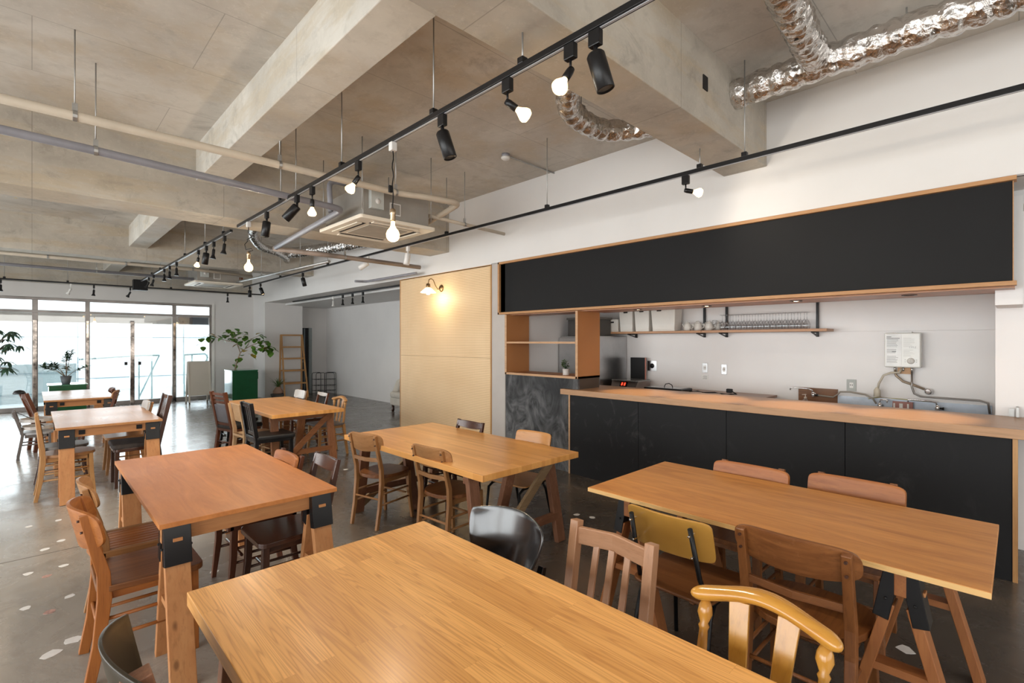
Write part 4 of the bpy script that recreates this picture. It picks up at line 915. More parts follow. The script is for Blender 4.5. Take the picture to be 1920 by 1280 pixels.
# sawhorse table beside the green cabinet
chair('spindle_chair', 'brown slat-back chair topped by a black cap, by the table at the green cabinet', (.22, 10.1), .2, 'wood', 'slats', CHR, w=.4, top=.86, leg=.02, curved=False, lean=.35)
cap = MB().lathe([(.07, 0), (.068, .02), (.05, .045), (.02, .055), (0, .057)], (0, 0, 0), 18).build('cloth_cap', BLKW['x'], loc=(-.13, 9.98, .85)); tag(cap, 'soft black cap lying on top of the brown slat-back chair', 'cap')
t = chair('child_booster_chair', 'small grey wooden chair with black straps and hoops beyond the bentwood chair', (.05, 9.5), 0, 'round', 'slats', woods('greyed_wood', (.16, .14, .13), (.1, .085, .08)), sm=plain('grey_seat', (.33, .33, .34), .4), w=.34, d=.34, h=.36, top=.66, lean=.3, leg=.014, curved=False)
for z in (.42, .52): MB().sweep([(.17*math.cos(a*PI/8), .19*math.sin(a*PI/8), z) for a in range(16)], (.02, .005), ref=(0, 0, 1), close=True).build('booster_hoop', PALE, t)
MB().sweep([(-.2, -.05, .64), (-.02, -.08, .52), (.1, -.06, .4)], (.018, .003)).build('strap', BLACK, t)
chair('cafe_chair', 'brown chair with pinkish curved back beside the table next to the green cabinet', (.72, 10.0), P_-.2, 'wood', 'panel', CHR, bm=CHP['y'], w=.4, bw=.42, top=.84, ph=.15)
chair('cafe_chair', 'brown cafe chair partly hidden behind the pinkish-backed chair', (.76, 10.9), P_, 'wood', 'panel', CHR, w=.4, bw=.42, top=.81)
# thick-topped table near the ladder
chair('high_back_chair', 'red-brown high-back chair with grey padded back and ladder rails', (2.05, 7.5), .22, 'pad', 'high', CHR, sm=PADB, bm=PADG, w=.42, d=.43, top=.93, lean=.2, curved=False, leg=.02)
chair('plywood_chair', 'pale beech chair with one-piece plywood back between two high-back chairs', (2.03, 6.78), .1, 'wood', 'plain_panel', CHL, w=.38, bw=.38, top=.83, ph=.22, leg=.018, lean=.18)
chair('high_back_chair', 'black high-back chair with vertical slats and black leather seat', (2.08, 6.36), 0, 'pad', 'highslat', BLKW, sm=PADB, w=.4, d=.46, top=.88, lean=.16, curved=False, leg=.02, h=.46)
chair('dark_cafe_chair', 'black padded chair pushed far under the thick-topped table with the diagonal brace', (2.2, 8.05), 0, 'pad', 'rail', BLKW, sm=PADB, w=.4, top=.68, lean=.1, ph=.05)
chair('cafe_chair', 'chair with pale back panel at the brace table, closest to the ladder shelf', (2.92, 8.15), P_, 'wood', 'plain_panel', CHT, sm=CHD['x'], bm=PALE, w=.42, bw=.42, top=.81, ph=.13)
chair('ladder_back_chair', 'chair with narrow pale top rail and open back, next to the crest rail chair', (3.0, 7.55), P_, 'wood', 'rail', CHR, sm=CHD['x'], bm=PALE, w=.4, top=.81, ph=.06)
chair('crest_rail_chair', 'small honey-coloured crest rail chair with grey seat at the diagonal-brace table', (3.0, 6.88), P_, 'wood', 'crest', OAKS, sm=plain('grey_vinyl_seat', (.14, .13, .13), .45), w=.42, bw=.44, top=.79, lean=.1)
# ---------------------------------------------------------------- lighting tracks and lamps
RX, RY = math.cos(HEAD), -math.sin(HEAD)
def dirv(a, b, fwd=0):
    """a towards the bar-and-rear side, b downwards, fwd deeper into the room"""
    return Vector((RX*a - RY*fwd, RY*a + RX*fwd, -b)).normalized()
TRK = plain('track_black', (.007, .007, .008), .35, var=.05, spec=.35)
SLOT = plain('track_slot_grey', (.42, .42, .44), .4)
def track(name, lab, a, b, rods, ceil=3.73, slot=True):
    a, b = Vector(a), Vector(b); t = thing(name, lab, 'lighting track', tuple(a)); d = b-a; u = d.normalized()
    MB().sweep([(0, 0, 0), d], (.017, .016), ref=(-u.y, u.x, 0)).build('rail', TRK, t, bevel=.002)
    if slot: MB().sweep([Vector((0, 0, -.017)), d+Vector((0, 0, -.017))], (.006, .0025), ref=(-u.y, u.x, 0)).build('slot_strip', SLOT, t)
    for k in rods:
        k, cz = k if isinstance(k, tuple) else (k, ceil)
        p = u*k
        MB().cyl(p+Vector((0, 0, .02)), (p.x, p.y, cz-a.z), .0045, 8).build('hanger_rod', STEEL, t)
        MB().cbox((p.x, p.y, .03), (.04, .04, .035)).build('clip', TRK, t, bevel=.004)
    return t
ZT = 2.985
track('lighting_track', 'main black lighting track crossing the ceiling above the tables, nearer run', (1.777, -1.2, ZT), (1.777, 6.55, ZT), [(2.95, 3.16), 3.72, 4.98, 6.33, 7.6])
track('lighting_track', 'second run of the main black track, ending at the black box', (1.786, 6.87, ZT), (1.786, 13.95, ZT), [.35, 1.3, 2.6, (4.75, 3.12), 5.7])
track('lighting_track', 'long black track hung alongside the white wall over the bar', (3.87, -1.4, 2.985), (3.87, 13.75, 2.985), [1.35, 2.85, (3.2, 3.16), 4.85, 6.6, 8.0, 10.2, 12.6])
track('lighting_track', 'black track running across the room in front of the glazed end wall', (-5.0, 14.25, 2.86), (4.5, 14.25, 2.86), [2.5, 4.6, 5.55, 7.4], slot=False)
track('lighting_track', 'black track fixed under the low alcove ceiling beyond the partition', (5.1, 7.9, 2.682), (5.1, 13.8, 2.682), [], slot=False)
WARM = emit('lamp_warm_glow', (1, .72, .38), 3.4); SOFT = emit('lamp_soft_lens', (1, .78, .5), 2.2)
LENS = plain('unlit_lamp_lens', (.25, .23, .2), .2)
WHT = plain('white_lamp_body', (.7, .69, .67), .35)
def lamp(kind, x, y, lab, aim, lit=1, power=3, z=ZT, m=None, L_=1.0, group=None):
    m = m or TRK; t = thing('track_spotlight', lab, 'track spotlight', (x, y, z-.018), 0, group)
    a = Vector(aim).normalized(); q = Vector((0, 0, -1)).rotation_difference(a).to_matrix().to_4x4()
    MB().box(-.016, -.03, -.07, .016, .03, .0).build('adapter', m, t, bevel=.004)
    if kind == 'can':
        j = Vector((0, 0, -.105)); MB().cyl((0, 0, -.07), j, .011, 10).build('swivel', m, t)
        bd = MB().lathe([(0, .035), (.034, .035), (.041, .025), (.041, -.13), (.037, -.132), (.036, -.12)], n=22)
        bd.xf(Matrix.Translation(j) @ q @ Matrix.Translation((0, 0, -.03))).build('lamp_head', m, t)
        e = MB().lathe([(.0, -.121), (.036, -.121)], n=22); e.xf(Matrix.Translation(j) @ q @ Matrix.Translation((0, 0, -.03))).build('lens', SOFT if lit else LENS, t)
        tip = j + a*.17
    elif kind == 'bulb':
        j = Vector((0, 0, -.12)); MB().cyl((0, 0, -.06), j, .006, 8).build('stem', m, t)
        T = Matrix.Translation(j) @ q
        MB().lathe([(.0, .012), (.016, .01), (.019, -.01), (.019, -.055), (.014, -.06)], n=16).xf(T).build('socket', m, t)
        MB().lathe([(.013, -.058), (.017, -.07), (.036, -.105), (.038, -.12), (.028, -.135), (0, -.142)], n=18).xf(T).build('bulb', WARM if lit else LENS, t)
        tip = j + a*.17
    else:
        j = Vector((0, 0, -.11)); MB().cyl((0, 0, -.06), j, .006, 8).build('stem', m, t)
        T = Matrix.Translation(j) @ q
        MB().lathe([(.0, .01), (.018, .008), (.02, -.02), (.019, -.075), (.036, -.115), (.037, -.125), (.033, -.125)], n=18).xf(T).build('lamp_head', m, t)
        MB().lathe([(.0, -.118), (.033, -.118)], n=16).xf(T).build('lens', (SOFT if lit else LENS), t)
        tip = j + a*.15
    if power: spot_light(t, tip, a, power*6.5, (1, .87, .7), 2.3, .035)
    return t
MX = 1.777
lamp('can', MX, 1.30, 'large black cylinder spotlight closest to the near ceiling beam, pointing down', dirv(.28, .95), 0, 0)
lamp('bulb', MX, 1.44, 'lit reflector bulb on a black arm beside the largest cylinder spotlight', dirv(-.45, .8, -.3), 1, 5)
lamp('bulb', MX, 1.86, 'glaring bulb in a silver socket on the main track before the foil duct', dirv(.75, .55), 1, 8)
lamp('can', MX, 2.43, 'charcoal cylinder spotlight between the glaring bulb and the first pendant', dirv(.3, .95), 0, 0)
lamp('bulb', MX, 3.50, 'lit reflector bulb just beyond the first pendant on the main track', dirv(-.55, .8), 1, 5)
lamp('bulb', MX, 4.36, 'small lit bulb pointing straight down next to the tilted lit cylinder spotlight', dirv(-.02, 1), 1, 6)
lamp('can', MX, 4.71, 'tilted black cylinder spotlight with its lens lit', dirv(-.7, .75), 1, 7)
lamp('can', MX, 5.54, 'lit black cylinder spotlight nearest the end of the nearer track run', dirv(-.12, 1), 1, 6)
for y, k, a, lit, lab in ((7.17, 'flare', dirv(-.12, 1), 1, 'first small flared spotlight at the start of the second track run'), (7.7, 'flare', dirv(-.1, 1), 1, 'second small flared spotlight of the second track run'),
    (8.1, 'can', dirv(-.15, 1), 1, 'bright cylinder spotlight between the flared spots and a glowing bulb'), (8.57, 'bulb', dirv(-.2, 1), 1, 'glowing reflector bulb halfway along the second track run'),
    (10.13, 'flare', dirv(-.0, 1), 1, 'flared spotlight, the one of three nearest the glowing bulb'), (10.72, 'flare', dirv(-.02, 1), 1, 'flared spotlight in the middle of the three'), (11.23, 'flare', dirv(0, 1), 1, 'flared spotlight, third of three before the black box'),
    (12.37, 'flare', dirv(-.3, .9), 1, 'tilted spotlight second from the black box'), (12.95, 'flare', dirv(-.45, .85), 0, 'tilted unlit spotlight right beside the black box')):
    lamp(k, 1.786, y, lab, a, lit, 5 if k != 'flare' else 2)
lamp('bulb', 3.87, 1.92, 'lit bulb on a black arm beneath the near beam, on the bar track', dirv(.9, .15), 1, 1.2)
lamp('can', 3.87, 9.96, 'grey-black cylinder spotlight alone halfway along the bar track', dirv(.25, 1), 0, 0)
lamp('can', 3.87, 12.5, 'tilted cylinder spotlight near the far end of the bar track', dirv(.35, .9), 1, 0)
lamp('can', 3.87, 13.3, 'upright cylinder spotlight at the far end of the bar track', dirv(0, 1), 0, 0)
lamp('can', 3.87, 6.12, 'white spotlight with black snout hanging by the end of the brown pipe', dirv(-.15, 1), 0, 0, m=WHT)
lamp('can', 3.87, 7.3, 'white spotlight with black snout tilted sideways under the brown pipe', dirv(-.8, .5), 0, 0, m=WHT)
for x, m, a, k, lab in ((-.45, None, dirv(0, 1), 'flare', 'small black spotlight at the plant end of the crosswise track'), (.6, WHT, dirv(-.5, .8), 'flare', 'small white spotlight on the crosswise track'),
    (.98, None, dirv(-.1, 1), 'flare', 'small dark lit spotlight next to the white one on the crosswise track'), (1.62, None, dirv(-.5, .8), 'flare', 'small black spotlight directly under the black box'), (3.62, None, dirv(0, 1), 'flare', 'small black spotlight above the potted tree on the crosswise track')):
    lamp(k, x, 14.25, lab, a, 1, 0, 2.86, m)
for i, y in enumerate((11.3, 10.8, 10.32, 9.84)):
    lamp('flare', 5.1, y, ['white-tipped small spotlight, the alcove one closest to the doorway', 'small black alcove spotlight, second from the doorway side', 'small black alcove spotlight, second from the partition side', 'small black alcove spotlight closest to the perforated partition'][i], dirv(0, 1), 1, 1, 2.682, WHT if i == 0 else None, group='alcove spotlights')
bx = MB().cbox((1.79, 14.16, 2.9), (.27, .2, .24)).build('power_feed_box', BLACKM, bevel=.004); tag(bx, 'square black box where the main track meets the crosswise track', 'box')
def pendant(lab, x, y, zb, knot=False):
    t = thing('pendant_bulb', lab, 'pendant lamp', (x, y, ZT-.018))
    MB().box(-.022, -.022, -.06, .022, .022, 0).build('plug_adapter', WHT, t, bevel=.006)
    h = zb-(ZT-.018); top = h+.17
    pts = [(0, 0, -.06)] + [(.004*math.sin(k*1.3), .003*math.cos(k*1.7), -.06+(top+.06)*k/14) for k in range(1, 14)] + [(0, 0, top)]
    if knot:
        pts = [(0, 0, -.06), (0, 0, top+.22)] + [(RX*.03*math.sin(a)+.01, RY*.03*math.sin(a), top+.2-.012*a) for a in (.8, 1.6, 2.4, 3.2, 4.0, 4.8, 5.6)] + [(-RX*.045, -RY*.045, top+.09), (-RX*.03, -RY*.03, top+.03), (RX*.03, RY*.03, top+.045), (RX*.05, RY*.05, top+.02), (RX*.0, RY*.0, top+.01), (0, 0, top)]
    MB().sweep(pts, .004, 8, (1, 0, 0)).build('cable', BLACK, t)
    if not knot: MB().cbox((-.012, .01, -.32), (.03, .02, .05)).build('cable_clip', BLACK, t, bevel=.006)
    MB().lathe([(.006, top+.01), (.02, top), (.021, top-.03), (.018, top-.035), (.018, top-.075), (.014, top-.08)], n=18).build('socket', plain('brass_socket', (.5, .38, .25), .3, .9), t)
    MB().lathe([(.013, h+.09), (.0145, h+.062), (.022, h+.045), (.038, h+.025), (.0455, h+.004), (.044, h-.02), (.034, h-.037), (.018, h-.046), (0, h-.048)], n=24).build('globe_bulb', WARM, t)
    point_light(t, (0, 0, h-.09), 20, (1, .84, .62), radius=.045)
pendant('bare globe bulb pendant hanging in front of the ceiling air conditioner', MX, 3.0, 2.335)
pendant('bare globe bulb pendant with a knotted black cable', MX, 6.15, 2.45, True)
# ---------------------------------------------------------------- pipes
PIPEW = plain('cream_pipe_lagging', (.52, .45, .36), .55, var=.06, scale=4, bmp=.1)
PIPEG = plain('grey_pvc_pipe', (.24, .24, .27), .4, var=.08); PIPEB = plain('brown_grey_pipe', (.26, .21, .18), .45, var=.2, scale=3)
def arcpts(pts, r=.08, n=4):
    pts = [Vector(p) for p in pts]; out = [pts[0]]
    for a, b, c in zip(pts, pts[1:], pts[2:]):
        u = (a-b).normalized(); v = (c-b).normalized(); rr = min(r, (a-b).length*.45, (c-b).length*.45)
        p, q = b+u*rr, b+v*rr
        for k in range(n+1):
            t = k/n; out.append(p*(1-t)**2 + b*2*t*(1-t) + q*t*t)
    return out+[pts[-1]]
def pipe(name, lab, pts, r, m, rods=(), cz=3.73, cat='pipe'):
    o0 = Vector(pts[0]); t = thing(name, lab, cat, tuple(o0)); rel = [Vector(p)-o0 for p in pts]
    MB().sweep(arcpts(rel, .1), r, 14, (0, 0, 1)).build('pipe_run', m, t)
    for p in rods:
        p = Vector(p)-o0
        MB().cyl(p+Vector((0, 0, r*.8)), (p.x, p.y, cz-o0.z), .0045, 8).build('hanger_rod', STEEL, t)
        MB().sweep([p+Vector((0, r*1.1*math.cos(a), r*1.1*math.sin(a))) for a in [k*PI/6 for k in range(12)]], (.012, .0015), ref=(1, 0, 0), close=True).cbox((p.x, p.y, p.z+r+.03), (.03, .012, .05)).build('pipe_clamp', STEEL, t)
    return t
pipe('lagged_pipe', 'thick cream lagged pipe crossing the ceiling, bending back to the near air conditioner', [(-5.4, 4.5, 3.14), (2.75, 4.5, 3.14), (2.98, 4.42, 3.14), (3.42, 4.35, 3.14), (3.5, 4.75, 3.12), (3.45, 5.2, 3.02)], .032, PIPEW, [(.21, 4.5, 3.14), (1.55, 4.5, 3.14), (2.7, 4.5, 3.14)])
pipe('lagged_pipe', 'short tan pipe end reaching from the cream bend towards the white wall', [(3.35, 4.85, 3.08), (4.6, 4.88, 3.06)], .022, PIPEW, [(3.9, 4.86, 3.07)])
pipe('drain_pipe', 'grey plastic drain pipe under the cream pipe, turning deeper into the room', [(-5.4, 4.93, 3.2), (.35, 4.93, 3.06), (2.33, 4.93, 2.98), (2.33, 6.9, 2.85)], .032, PIPEG, [(.35, 4.93, 3.06), (1.85, 4.93, 3.0)])
pipe('drain_pipe', 'brown-grey pipe below the second beam with an open end by the wall', [(2.31, 6.95, 2.84), (3.2, 6.92, 2.84), (4.58, 6.88, 2.82)], .034, PIPEB, [(3.3, 6.92, 2.84)])
pipe('drain_pipe', 'grey upright offset pipe beside the near air conditioner casing', [(2.6, 5.25, 3.36), (2.32, 5.25, 3.36), (2.32, 5.2, 3.0)], .028, PIPEG)
pipe('conduit_pipe', 'silver pipe parallel to the bar track, beyond the second beam', [(3.3, 7.45, 2.84), (3.3, 13.0, 2.95)], .022, STEEL, [(3.3, 8.6, 2.86), (3.3, 10.6, 2.9)])
pipe('conduit_pipe', 'pair-like grey pipe with a short turned end near the white wall', [(4.52, 6.9, 2.72), (4.52, 8.6, 2.73), (4.3, 8.6, 2.72)], .022, PIPEG)
pipe('lagged_pipe', 'cream lagged pipe in the last ceiling bay in front of the glazed wall', [(-5.4, 12.0, 3.1), (2.5, 12.0, 3.1), (3.6, 12.2, 3.08)], .03, PIPEW, [(.2, 12.0, 3.1), (1.3, 12.0, 3.1), (2.4, 12.0, 3.1)])
pipe('drain_pipe', 'thin grey drain pipe in the last ceiling bay behind the cream pipe', [(-5.4, 12.5, 2.99), (3.3, 12.5, 2.95)], .028, PIPEG, [(.9, 12.5, 2.96)])
t = thing('smoke_detector', 'round white smoke detector on the slab with a thin conduit to the wall', 'smoke detector', (3.86, 4.07, 3.73))
MB().lathe([(.045, 0), (.045, -.035), (.0, -.035)], n=22).build('junction_ring', PIPEG, t)
MB().lathe([(.052, -.035), (.052, -.05), (.035, -.065), (.0, -.068)], n=22).build('sensor_head', WHT, t)
MB().cyl((.04, 0, -.018), (.84, 0, -.018), .009, 10).build('conduit', STEEL, t)
# ---------------------------------------------------------------- ceiling air conditioners
ACW = plain('ac_panel_cream', (.78, .71, .6), .45, var=.02); GALV = plain('galvanised_casing', (.34, .32, .29), .5, .4, var=.12, scale=2)
def aircon(lab, x0, y0, x1, y1, z, louver=True):
    t = thing('ceiling_air_conditioner', lab, 'air conditioner', ((x0+x1)/2, (y0+y1)/2, z)); hx, hy = (x1-x0)/2, (y1-y0)/2
    MB().box(-hx+.06, -hy+.06, .04, hx-.06, hy-.06, .36).build('casing', GALV, t, bevel=.006)
    MB().prism(rrect(-hx, -hy, hx, hy, .03), 0, .04).build('front_panel', ACW, t, bevel=.008)
    MB().box(-hx*.52, -hy*.52, -.006, hx*.52, hy*.52, 0).build('intake_grille', plain('ac_grille', (.42, .38, .32), .6), t, bevel=.004)
    for s_ in (-1, 1):
        MB().box(-hx*.6, s_*hy*.68-.02, -.002, hx*.6, s_*hy*.68+.02, 0).build('outlet_slot', HOLE, t)
        MB().box(s_*hx*.68-.02, -hy*.6, -.002, s_*hx*.68+.02, hy*.6, 0).build('outlet_slot', HOLE, t)
        MB().box(-hx*.6, s_*hy*.8-.03, -.012, hx*.6, s_*hy*.8+.03, -.003).build('louvre', ACW, t, bevel=.003)
        MB().box(s_*hx*.8-.03, -hy*.6, -.012, s_*hx*.8+.03, hy*.6, -.003).build('louvre', ACW, t, bevel=.003)
    MB().box(-.1, -hy+.045, .1, .03, -hy+.06, .23).build('white_frame_label', WHT, t)
    MB().box(-.09, -hy+.043, .11, .02, -hy+.046, .22).build('label_inset', GALV, t)
    MB().box(-hx+.12, -hy+.0, .12, -hx+.27, -hy+.06, .34).build('control_box', plain('pale_box', (.5, .52, .5), .4), t, bevel=.004)
    MB().lathe([(.0, -.004), (.03, -.004), (.03, 0)], (-hx+.2, -hy-.0, .2), 16, 'y').build('round_cap', WHT, t)
    for sx_ in (-1, 1):
        for sy_ in (-1, 1): MB().cyl((sx_*(hx-.04), sy_*(hy-.04), .1), (sx_*(hx-.04), sy_*(hy-.04), 3.73-z), .005, 8).build('hanger_rod', STEEL, t)
    MB().sweep([(hx-.07, -.1, .2), (hx+.1, -.1, .19)], .03, 12).build('copper_pipe_stub', plain('copper_orange', (.35, .12, .05), .4, .5), t)
aircon('cream ceiling cassette air conditioner hung before the second beam, behind the first pendant', 2.42, 4.72, 3.36, 5.75, 2.88)
aircon('distant ceiling cassette air conditioner in the last bay near the potted tree', 2.46, 12.15, 3.4, 13.15, 2.86)
# ---------------------------------------------------------------- foil ducts
FOIL, nt, b = new_mat('crumpled_foil')
v = coords(nt); n1 = noise(nt, v, 22, 5, .6, .6); vo = N(nt, 'ShaderNodeTexVoronoi'); vo.inputs['Scale'].default_value = 26; L(nt, v, vo.inputs['Vector'])
b.inputs['Base Color'].default_value = (.72, .70, .68, 1); b.inputs['Metallic'].default_value = 1; b.inputs['Roughness'].default_value = .2
bump(nt, b, math_(nt, 'ADD', n1, math_(nt, 'MULTIPLY', vo.outputs['Distance'], .8)), .9, .012)
def duct(lab, pts, r, band=.11, hang=None):
    o0 = Vector(pts[0]); t = thing('foil_duct', lab, 'duct', tuple(o0)); P0 = arcpts([Vector(p)-o0 for p in pts], .25, 8)
    # resample evenly
    out = [P0[0]]; step = .018; acc = 0
    for a, b_ in zip(P0, P0[1:]):
        ln = (b_-a).length; n_ = max(1, int(ln/step))
        for k in range(1, n_+1): out.append(a.lerp(b_, k/n_))
    m = MB(); n_ = 26; s_ = 0; rnd = random.Random(int(r*1000)+len(out)); ph = [rnd.random()*6.28 for _ in range(6)]; vs = []; seg = 0; nxt = band; bs = 0
    for i, p in enumerate(out):
        tdir = (out[min(i+1, len(out)-1)]-out[max(i-1, 0)]).normalized(); u = Vector((0, 0, 1))-tdir*tdir.z
        if u.length < .1: u = Vector((1, 0, 0))
        u.normalize(); w_ = tdir.cross(u)
        if i: s_ += (p-out[i-1]).length
        if s_ > nxt: bs = nxt; nxt += band*rnd.uniform(.6, 1.5)
        f_ = (s_-bs)/(nxt-bs); bulge = .82+.24*abs(math.sin(PI*f_))**.5
        for k in range(n_):
            a = 2*PI*k/n_; rr = r*bulge*(1+.035*math.sin(5*a+ph[0]+s_*14)+.03*math.sin(9*a+ph[1]-s_*31)+rnd.uniform(-.02, .02))
            vs.append(p+u*math.cos(a)*rr+w_*math.sin(a)*rr)
    nr = len(out); fs = [(i*n_+k, i*n_+(k+1) % n_, (i+1)*n_+(k+1) % n_, (i+1)*n_+k) for i in range(nr-1) for k in range(n_)]
    m.add(vs, fs, True); m.build('foil_sleeve', FOIL, t)
    for h in hang or ():
        h = Vector(h)-o0; MB().cyl(h, (h.x, h.y, 3.73-o0.z), .005, 8).cbox(h, (.05, .05, .03)).build('hanger', STEEL, t)
duct('thick crumpled foil duct running along the top of the white wall over the bar', [(3.98, 1.6, 3.545), (4.0, .6, 3.57), (4.02, -2.0, 3.58)], .105, .13, [(4.0, .5, 3.66)])
duct('foil duct branch joining the wall duct from the slab side', [(3.96, .99, 3.57), (3.4, .97, 3.6), (2.7, .9, 3.6)], .095, .08)
duct('short curved foil duct looping out beyond the near concrete beam', [(2.85, 1.94, 3.56), (2.86, 2.35, 3.53), (3.2, 2.62, 3.5), (3.68, 2.64, 3.5), (3.98, 2.4, 3.53), (3.98, 1.94, 3.55)], .09, .1, [(3.3, 2.56, 3.56)])
duct('distant hooked foil duct between the second and third beams', [(2.75, 9.0, 3.62), (2.78, 9.5, 3.5), (3.1, 10.0, 3.38), (3.5, 10.2, 3.36), (3.8, 10.7, 3.38), (4.1, 11.45, 3.42)], .072, .07)
duct('distant ribbed foil duct slanting towards the white wall behind the second beam', [(3.75, 10.4, 3.4), (4.1, 9.6, 3.42), (4.5, 8.2, 3.45), (4.55, 7.2, 3.5)], .1, .06)
# ---------------------------------------------------------------- green cabinets and plants
GRN = plain('green_gloss_paint', (.012, .09, .035), .18, coat=.5, var=.06); GRN2 = plain('green_top', (.03, .16, .08), .2, coat=.5)
t = thing('green_cabinet', 'tall dark green glossy box planter with a crooked tree growing from it', 'cabinet', (3.95, 14.3, 0))
MB().box(-.3, -.36, 0, .3, .36, .84).build('body', GRN, t, bevel=.004); MB().box(-.31, -.37, .84, .31, .37, .86).build('top_board', GRN2, t, bevel=.003)
MB().box(.3, -.36, .62, .31, -.33, .8).build('edge_step', GRN, t)
t = thing('potted_tree', 'crooked small tree with broad round leaves, a few yellow, in the green box', 'tree', (3.82, 14.35, .86))
S = .0139
def B(du, dv, f=0): return Vector((RX*du*S - RY*f, RY*du*S + RX*f, dv*S))
br = [([(0,0),(2,10),(6,22),(10,32)], .022, 0), ([(10,32),(6,42),(2,52),(-2,62),(-6,72)], .014, .05), ([(10,32),(20,40),(32,46),(48,52),(62,50)], .012, -.05), ([(2,52),(-14,54),(-30,58),(-45,66),(-58,64)], .01, .1), ([(6,42),(16,56),(22,68)], .01, -.1), ([(32,46),(44,40),(56,38),(66,42)], .008, .1), ([(20,40),(30,58),(40,62),(50,66)], .008, 0)]
w_ = MB(); tips = []
for p, r, f in br:
    q = [B(a, b_, f*i/len(p)) for i, (a, b_) in enumerate(p)]; w_.sweep(q, [r*(1-.5*i/len(q)) for i in range(len(q))], 8, (1, 0, 0)); tips += [q[-1], q[-2], q[-1]*.55+q[-2]*.45, q[max(-3, -len(q))]]
w_.build('trunk', plain('pale_bark', (.4, .31, .22), .7, var=.2, scale=12), t)
lf = MB(); ly = MB()
tips2 = tips[3:]+[B(a, b_) for a, b_ in ((-50, 60), (-35, 62), (-20, 66), (-10, 74), (4, 76), (12, 70), (-5, 60), (14, 60), (30, 56), (44, 60), (55, 54), (64, 46), (24, 34), (36, 36), (10, 26), (-2, 64), (-66, 56), (-60, 44), (60, 40), (70, 38), (14, 20), (32, 30))]
for c_ in tips2:
    for k in range(2):
        a = random.random()*6.28; p = c_+Vector((random.uniform(-.07, .07), random.uniform(-.1, .1), random.uniform(-.07, .05)))
        leaf(ly if random.random() < .1 else lf, p, (math.cos(a), math.sin(a), random.uniform(-.8, .25)), random.uniform(.13, .19), random.uniform(.12, .16), .3, pts=5)
lf.build('foliage', LEAFM, t); ly.build('yellow_leaves', LEAFY, t)
t = thing('green_cabinet', 'low dark green box carrying a potted olive-like plant behind the tables', 'cabinet', (.48, 12.6, 0))
MB().box(-.26, -.3, 0, .26, .3, .78).build('body', GRN, t, bevel=.004); MB().box(-.28, -.32, .78, .28, .32, .8).build('top_board', GRN2, t, bevel=.003)
t = thing('potted_plant', 'slender-leaved plant in a small grey pot standing on the low green box', 'plant', (.46, 12.55, .8))
MB().lathe([(.055, 0), (.06, .005), (.085, .15), (.075, .15), (.07, .12)], n=22).build('pot', plain('slate_pot', (.08, .09, .1), .5), t)
w_ = MB(); lf = MB()
for k in range(9):
    a = random.random()*6.28; tall = k in (0, 1, 2); e = Vector((math.cos(a)*(.08 if tall else .33), math.sin(a)*(.08 if tall else .33), random.uniform(.55, .68) if tall else random.uniform(.3, .42)))
    q = [Vector((0, 0, .12)), e*.35+Vector((0, 0, .12)), e*.7+Vector((0, 0, .06)), e]; w_.sweep(q, [.006, .005, .004, .002], 6)
    for j in range(44):
        s_ = random.uniform(.3, 1); p = q[1].lerp(q[3], s_); b2 = random.random()*6.28
        leaf(lf, p, (math.cos(b2), math.sin(b2), random.uniform(-.2, .9)), random.uniform(.08, .13), .028, .2, pts=3)
w_.build('stems', STEM, t); lf.build('foliage', LEAFD, t)
t = thing('umbrella_plant', 'tall plant with drooping umbrella-like leaf clusters against the glazed wall', 'plant', (-.8, 11.4, 0))
MB().lathe([(.15, 0), (.18, .02), (.2, .34), (.18, .34), (.17, .3)], n=24).build('pot', plain('plain_grey_pot', (.3, .3, .3), .6), t)
w_ = MB(); lf = MB(); S = .0083
for (du, v, f) in ((79, 617, 0), (97, 621, .1), (119, 626, -.1), (82, 636, .1), (104, 644, 0), (88, 655, -.15), (87, 678, .1), (76, 668, 0), (72, 700, -.1), (92, 690, .05), (70, 650, .2), (112, 648, .1), (60, 630, 0), (78, 690, .2), (98, 652, -.2)):
    e = Vector((RX*(du-4)*S*.92 - RY*f, RY*(du-4)*S*.92+RX*f, 1.6-(v-640)*S))
    w_.sweep([(0, 0, .3), (.05, 0, .9), Vector((.05, 0, .9)).lerp(e, .6)+Vector((0, 0, .12)), e], [.016, .012, .006, .003], 6)
    for k in range(8):
        a = 2*PI*k/8+random.random()*.5; leaf(lf, e, (math.cos(a), math.sin(a), random.uniform(-.5, .1)), random.uniform(.12, .18), .036, .45, pts=4)
w_.build('stems', STEM, t); lf.build('foliage', plain('deep_leaf', (.035, .085, .05), .4, var=.3, scale=9), t)
# ---------------------------------------------------------------- standing whiteboard, ladder shelf, racks, sofa
CREAM = plain('cream_painted_frame', (.6, .56, .5), .5, var=.03)
t = thing('standing_whiteboard', 'cream A-frame board standing on the floor before the glass doors', 'sign board', (3.12, 14.95, 0))
for s_ in (-1, 1):
    fr = MB()
    for x in (-.24, .24): fr.sweep([(x, s_*.2, 0), (x, s_*.02, 1.08)], (.018, .012), ref=(1, 0, 0))
    fr.sweep([(-.24, s_*.02, 1.07), (.24, s_*.02, 1.07)], (.012, .018), ref=(0, 1, 0)).sweep([(-.24, s_*.165, .22), (.24, s_*.165, .22)], (.012, .018), ref=(0, 1, 0))
    fr.build('frame', CREAM, t, bevel=.002)
    MB().add([(-.225, s_*.163, .23), (.225, s_*.163, .23), (.225, s_*.02, 1.06), (-.225, s_*.02, 1.06)], [(0, 1, 2, 3)]).build('writing_panel', plain('cream_board', (.56, .52, .46), .5, var=.01), t, solid=.008)
for x in (-.24, .24):
    for s_ in (-1, 1): MB().lathe([(0, -.012), (.02, -.012), (.02, .012), (0, .012)], (x, s_*.2, .02), 12, 'x').build('castor', BLACK, t)
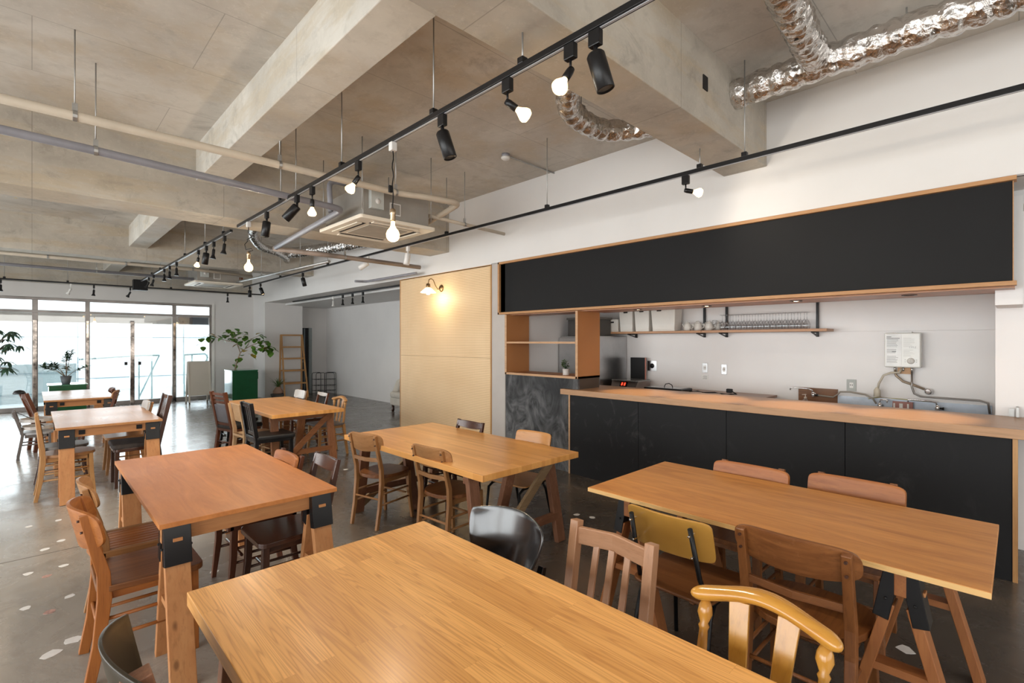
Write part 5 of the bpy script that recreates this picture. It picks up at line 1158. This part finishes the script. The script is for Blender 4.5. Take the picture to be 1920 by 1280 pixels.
t = thing('ladder_shelf', 'light wooden ladder-like folding shelf frame against the white pier', 'ladder shelf', (5.38, 14.55, 0))
LW = OAKS
for x in (-.31, .31):
    MB().sweep([(x*1.04, -.26, 0), (x*.93, .1, 1.8)], (.018, .02), ref=(1, 0, 0)).build('front_leg', LW['z'], t, bevel=.002)
    MB().sweep([(x, .2, 0), (x*.95, .14, 1.8)], (.018, .02), ref=(1, 0, 0)).build('back_leg', LW['z'], t, bevel=.002)
for z in (.42, .78, 1.12, 1.45, 1.79):
    yf = -.26+.36*z/1.8
    MB().box(-.3, yf-.02, z-.03, .3, yf+.01, z+.012).build('rung', LW['x'], t, bevel=.002)
    if z < 1.6: MB().box(-.3, .14, z-.03, .3, .16, z+.01).build('rung', LW['x'], t, bevel=.002)
t = thing('potted_plant', 'spiky little plant in a round terracotta pot on a dark bowl beside the ladder shelf', 'plant', (4.93, 14.45, 0))
MB().lathe([(.12, 0), (.15, .01), (.19, .13), (.18, .14), (.0, .14)], n=24).build('bowl', plain('dark_stone', (.07, .065, .06), .7), t)
MB().lathe([(.1, .14), (.14, .17), (.13, .22), (.06, .32), (.05, .33), (.0, .33)], n=24).build('pot', plain('terracotta_pink', (.4, .25, .18), .7), t)
lf = MB()
for k in range(46):
    a = random.random()*6.28; leaf(lf, (0, 0, .32), (math.cos(a), math.sin(a), random.uniform(.2, 2.2)), random.uniform(.22, .42), .014, .35, pts=5)
lf.build('foliage', LEAFG, t)
for i, (x, y, rz) in enumerate(((6.2, 14.75, .1), (6.5, 14.6, -.6))):
    t = thing('wire_rack', ['dark tubular wire rack in the alcove corner, the one by the doorway', 'dark tubular wire rack in the alcove corner, the one against the white side wall'][i], 'rack', (x, y, 0), rz, 'folding wire racks in the alcove')
    for yy in (-.12, .12): MB().sweep(arcpts([(-.14, yy, 0), (-.14, yy, .66), (.14, yy, .66), (.14, yy, 0)], .06), .008, 8, (0, 1, 0)).build('end_frame', BLACK, t)
    for z in (.12, .28, .46):
        s_ = MB()
        for x_ in (-.13, 0, .13): s_.sweep([(x_, -.12, z), (x_, .12, z)], .005, 6)
        for yy in (-.12, .12): s_.sweep([(-.14, yy, z), (.14, yy, z+.0)], .006, 6, (0, 1, 0))
        s_.build('wire_shelf', BLACK, t)
SOFA = plain('cream_upholstery', (.5, .46, .4), .85, var=.05, scale=8, bmp=.2)
t = thing('sofa', 'cream upholstered sofa end showing past the perforated partition', 'sofa', (6.25, 9.3, 0))
MB().box(-.35, -.9, .14, .4, .8, .33).build('base', SOFA, t, bevel=.03)
MB().box(-.38, -.9, .31, .3, .78, .46).build('seat_cushion', SOFA, t, bevel=.06, seg=4)
MB().add([(.15,-.9,.3),(.42,-.9,.3),(.42,.8,.3),(.15,.8,.3),(.28,-.9,.8),(.44,-.9,.78),(.44,.8,.78),(.28,.8,.8)], [(0,3,2,1),(4,5,6,7),(0,1,5,4),(1,2,6,5),(2,3,7,6),(3,0,4,7)]).build('backrest', SOFA, t, bevel=.06, seg=4)
MB().add([(-.3,.62,.4),(.3,.62,.4),(.3,.86,.4),(-.3,.86,.4),(-.2,.5,.76),(.3,.5,.82),(.3,.76,.82),(-.25,.72,.72)], [(0,3,2,1),(4,5,6,7),(0,1,5,4),(1,2,6,5),(2,3,7,6),(3,0,4,7)]).build('arm_cushion', SOFA, t, bevel=.07, seg=4)
for x in (-.3, .33):
    for y in (-.82, .74): MB().lathe([(.02, 0), (.035, .02), (.03, .15)], (x, y, 0), 14).build('foot', CHD['z'], t)
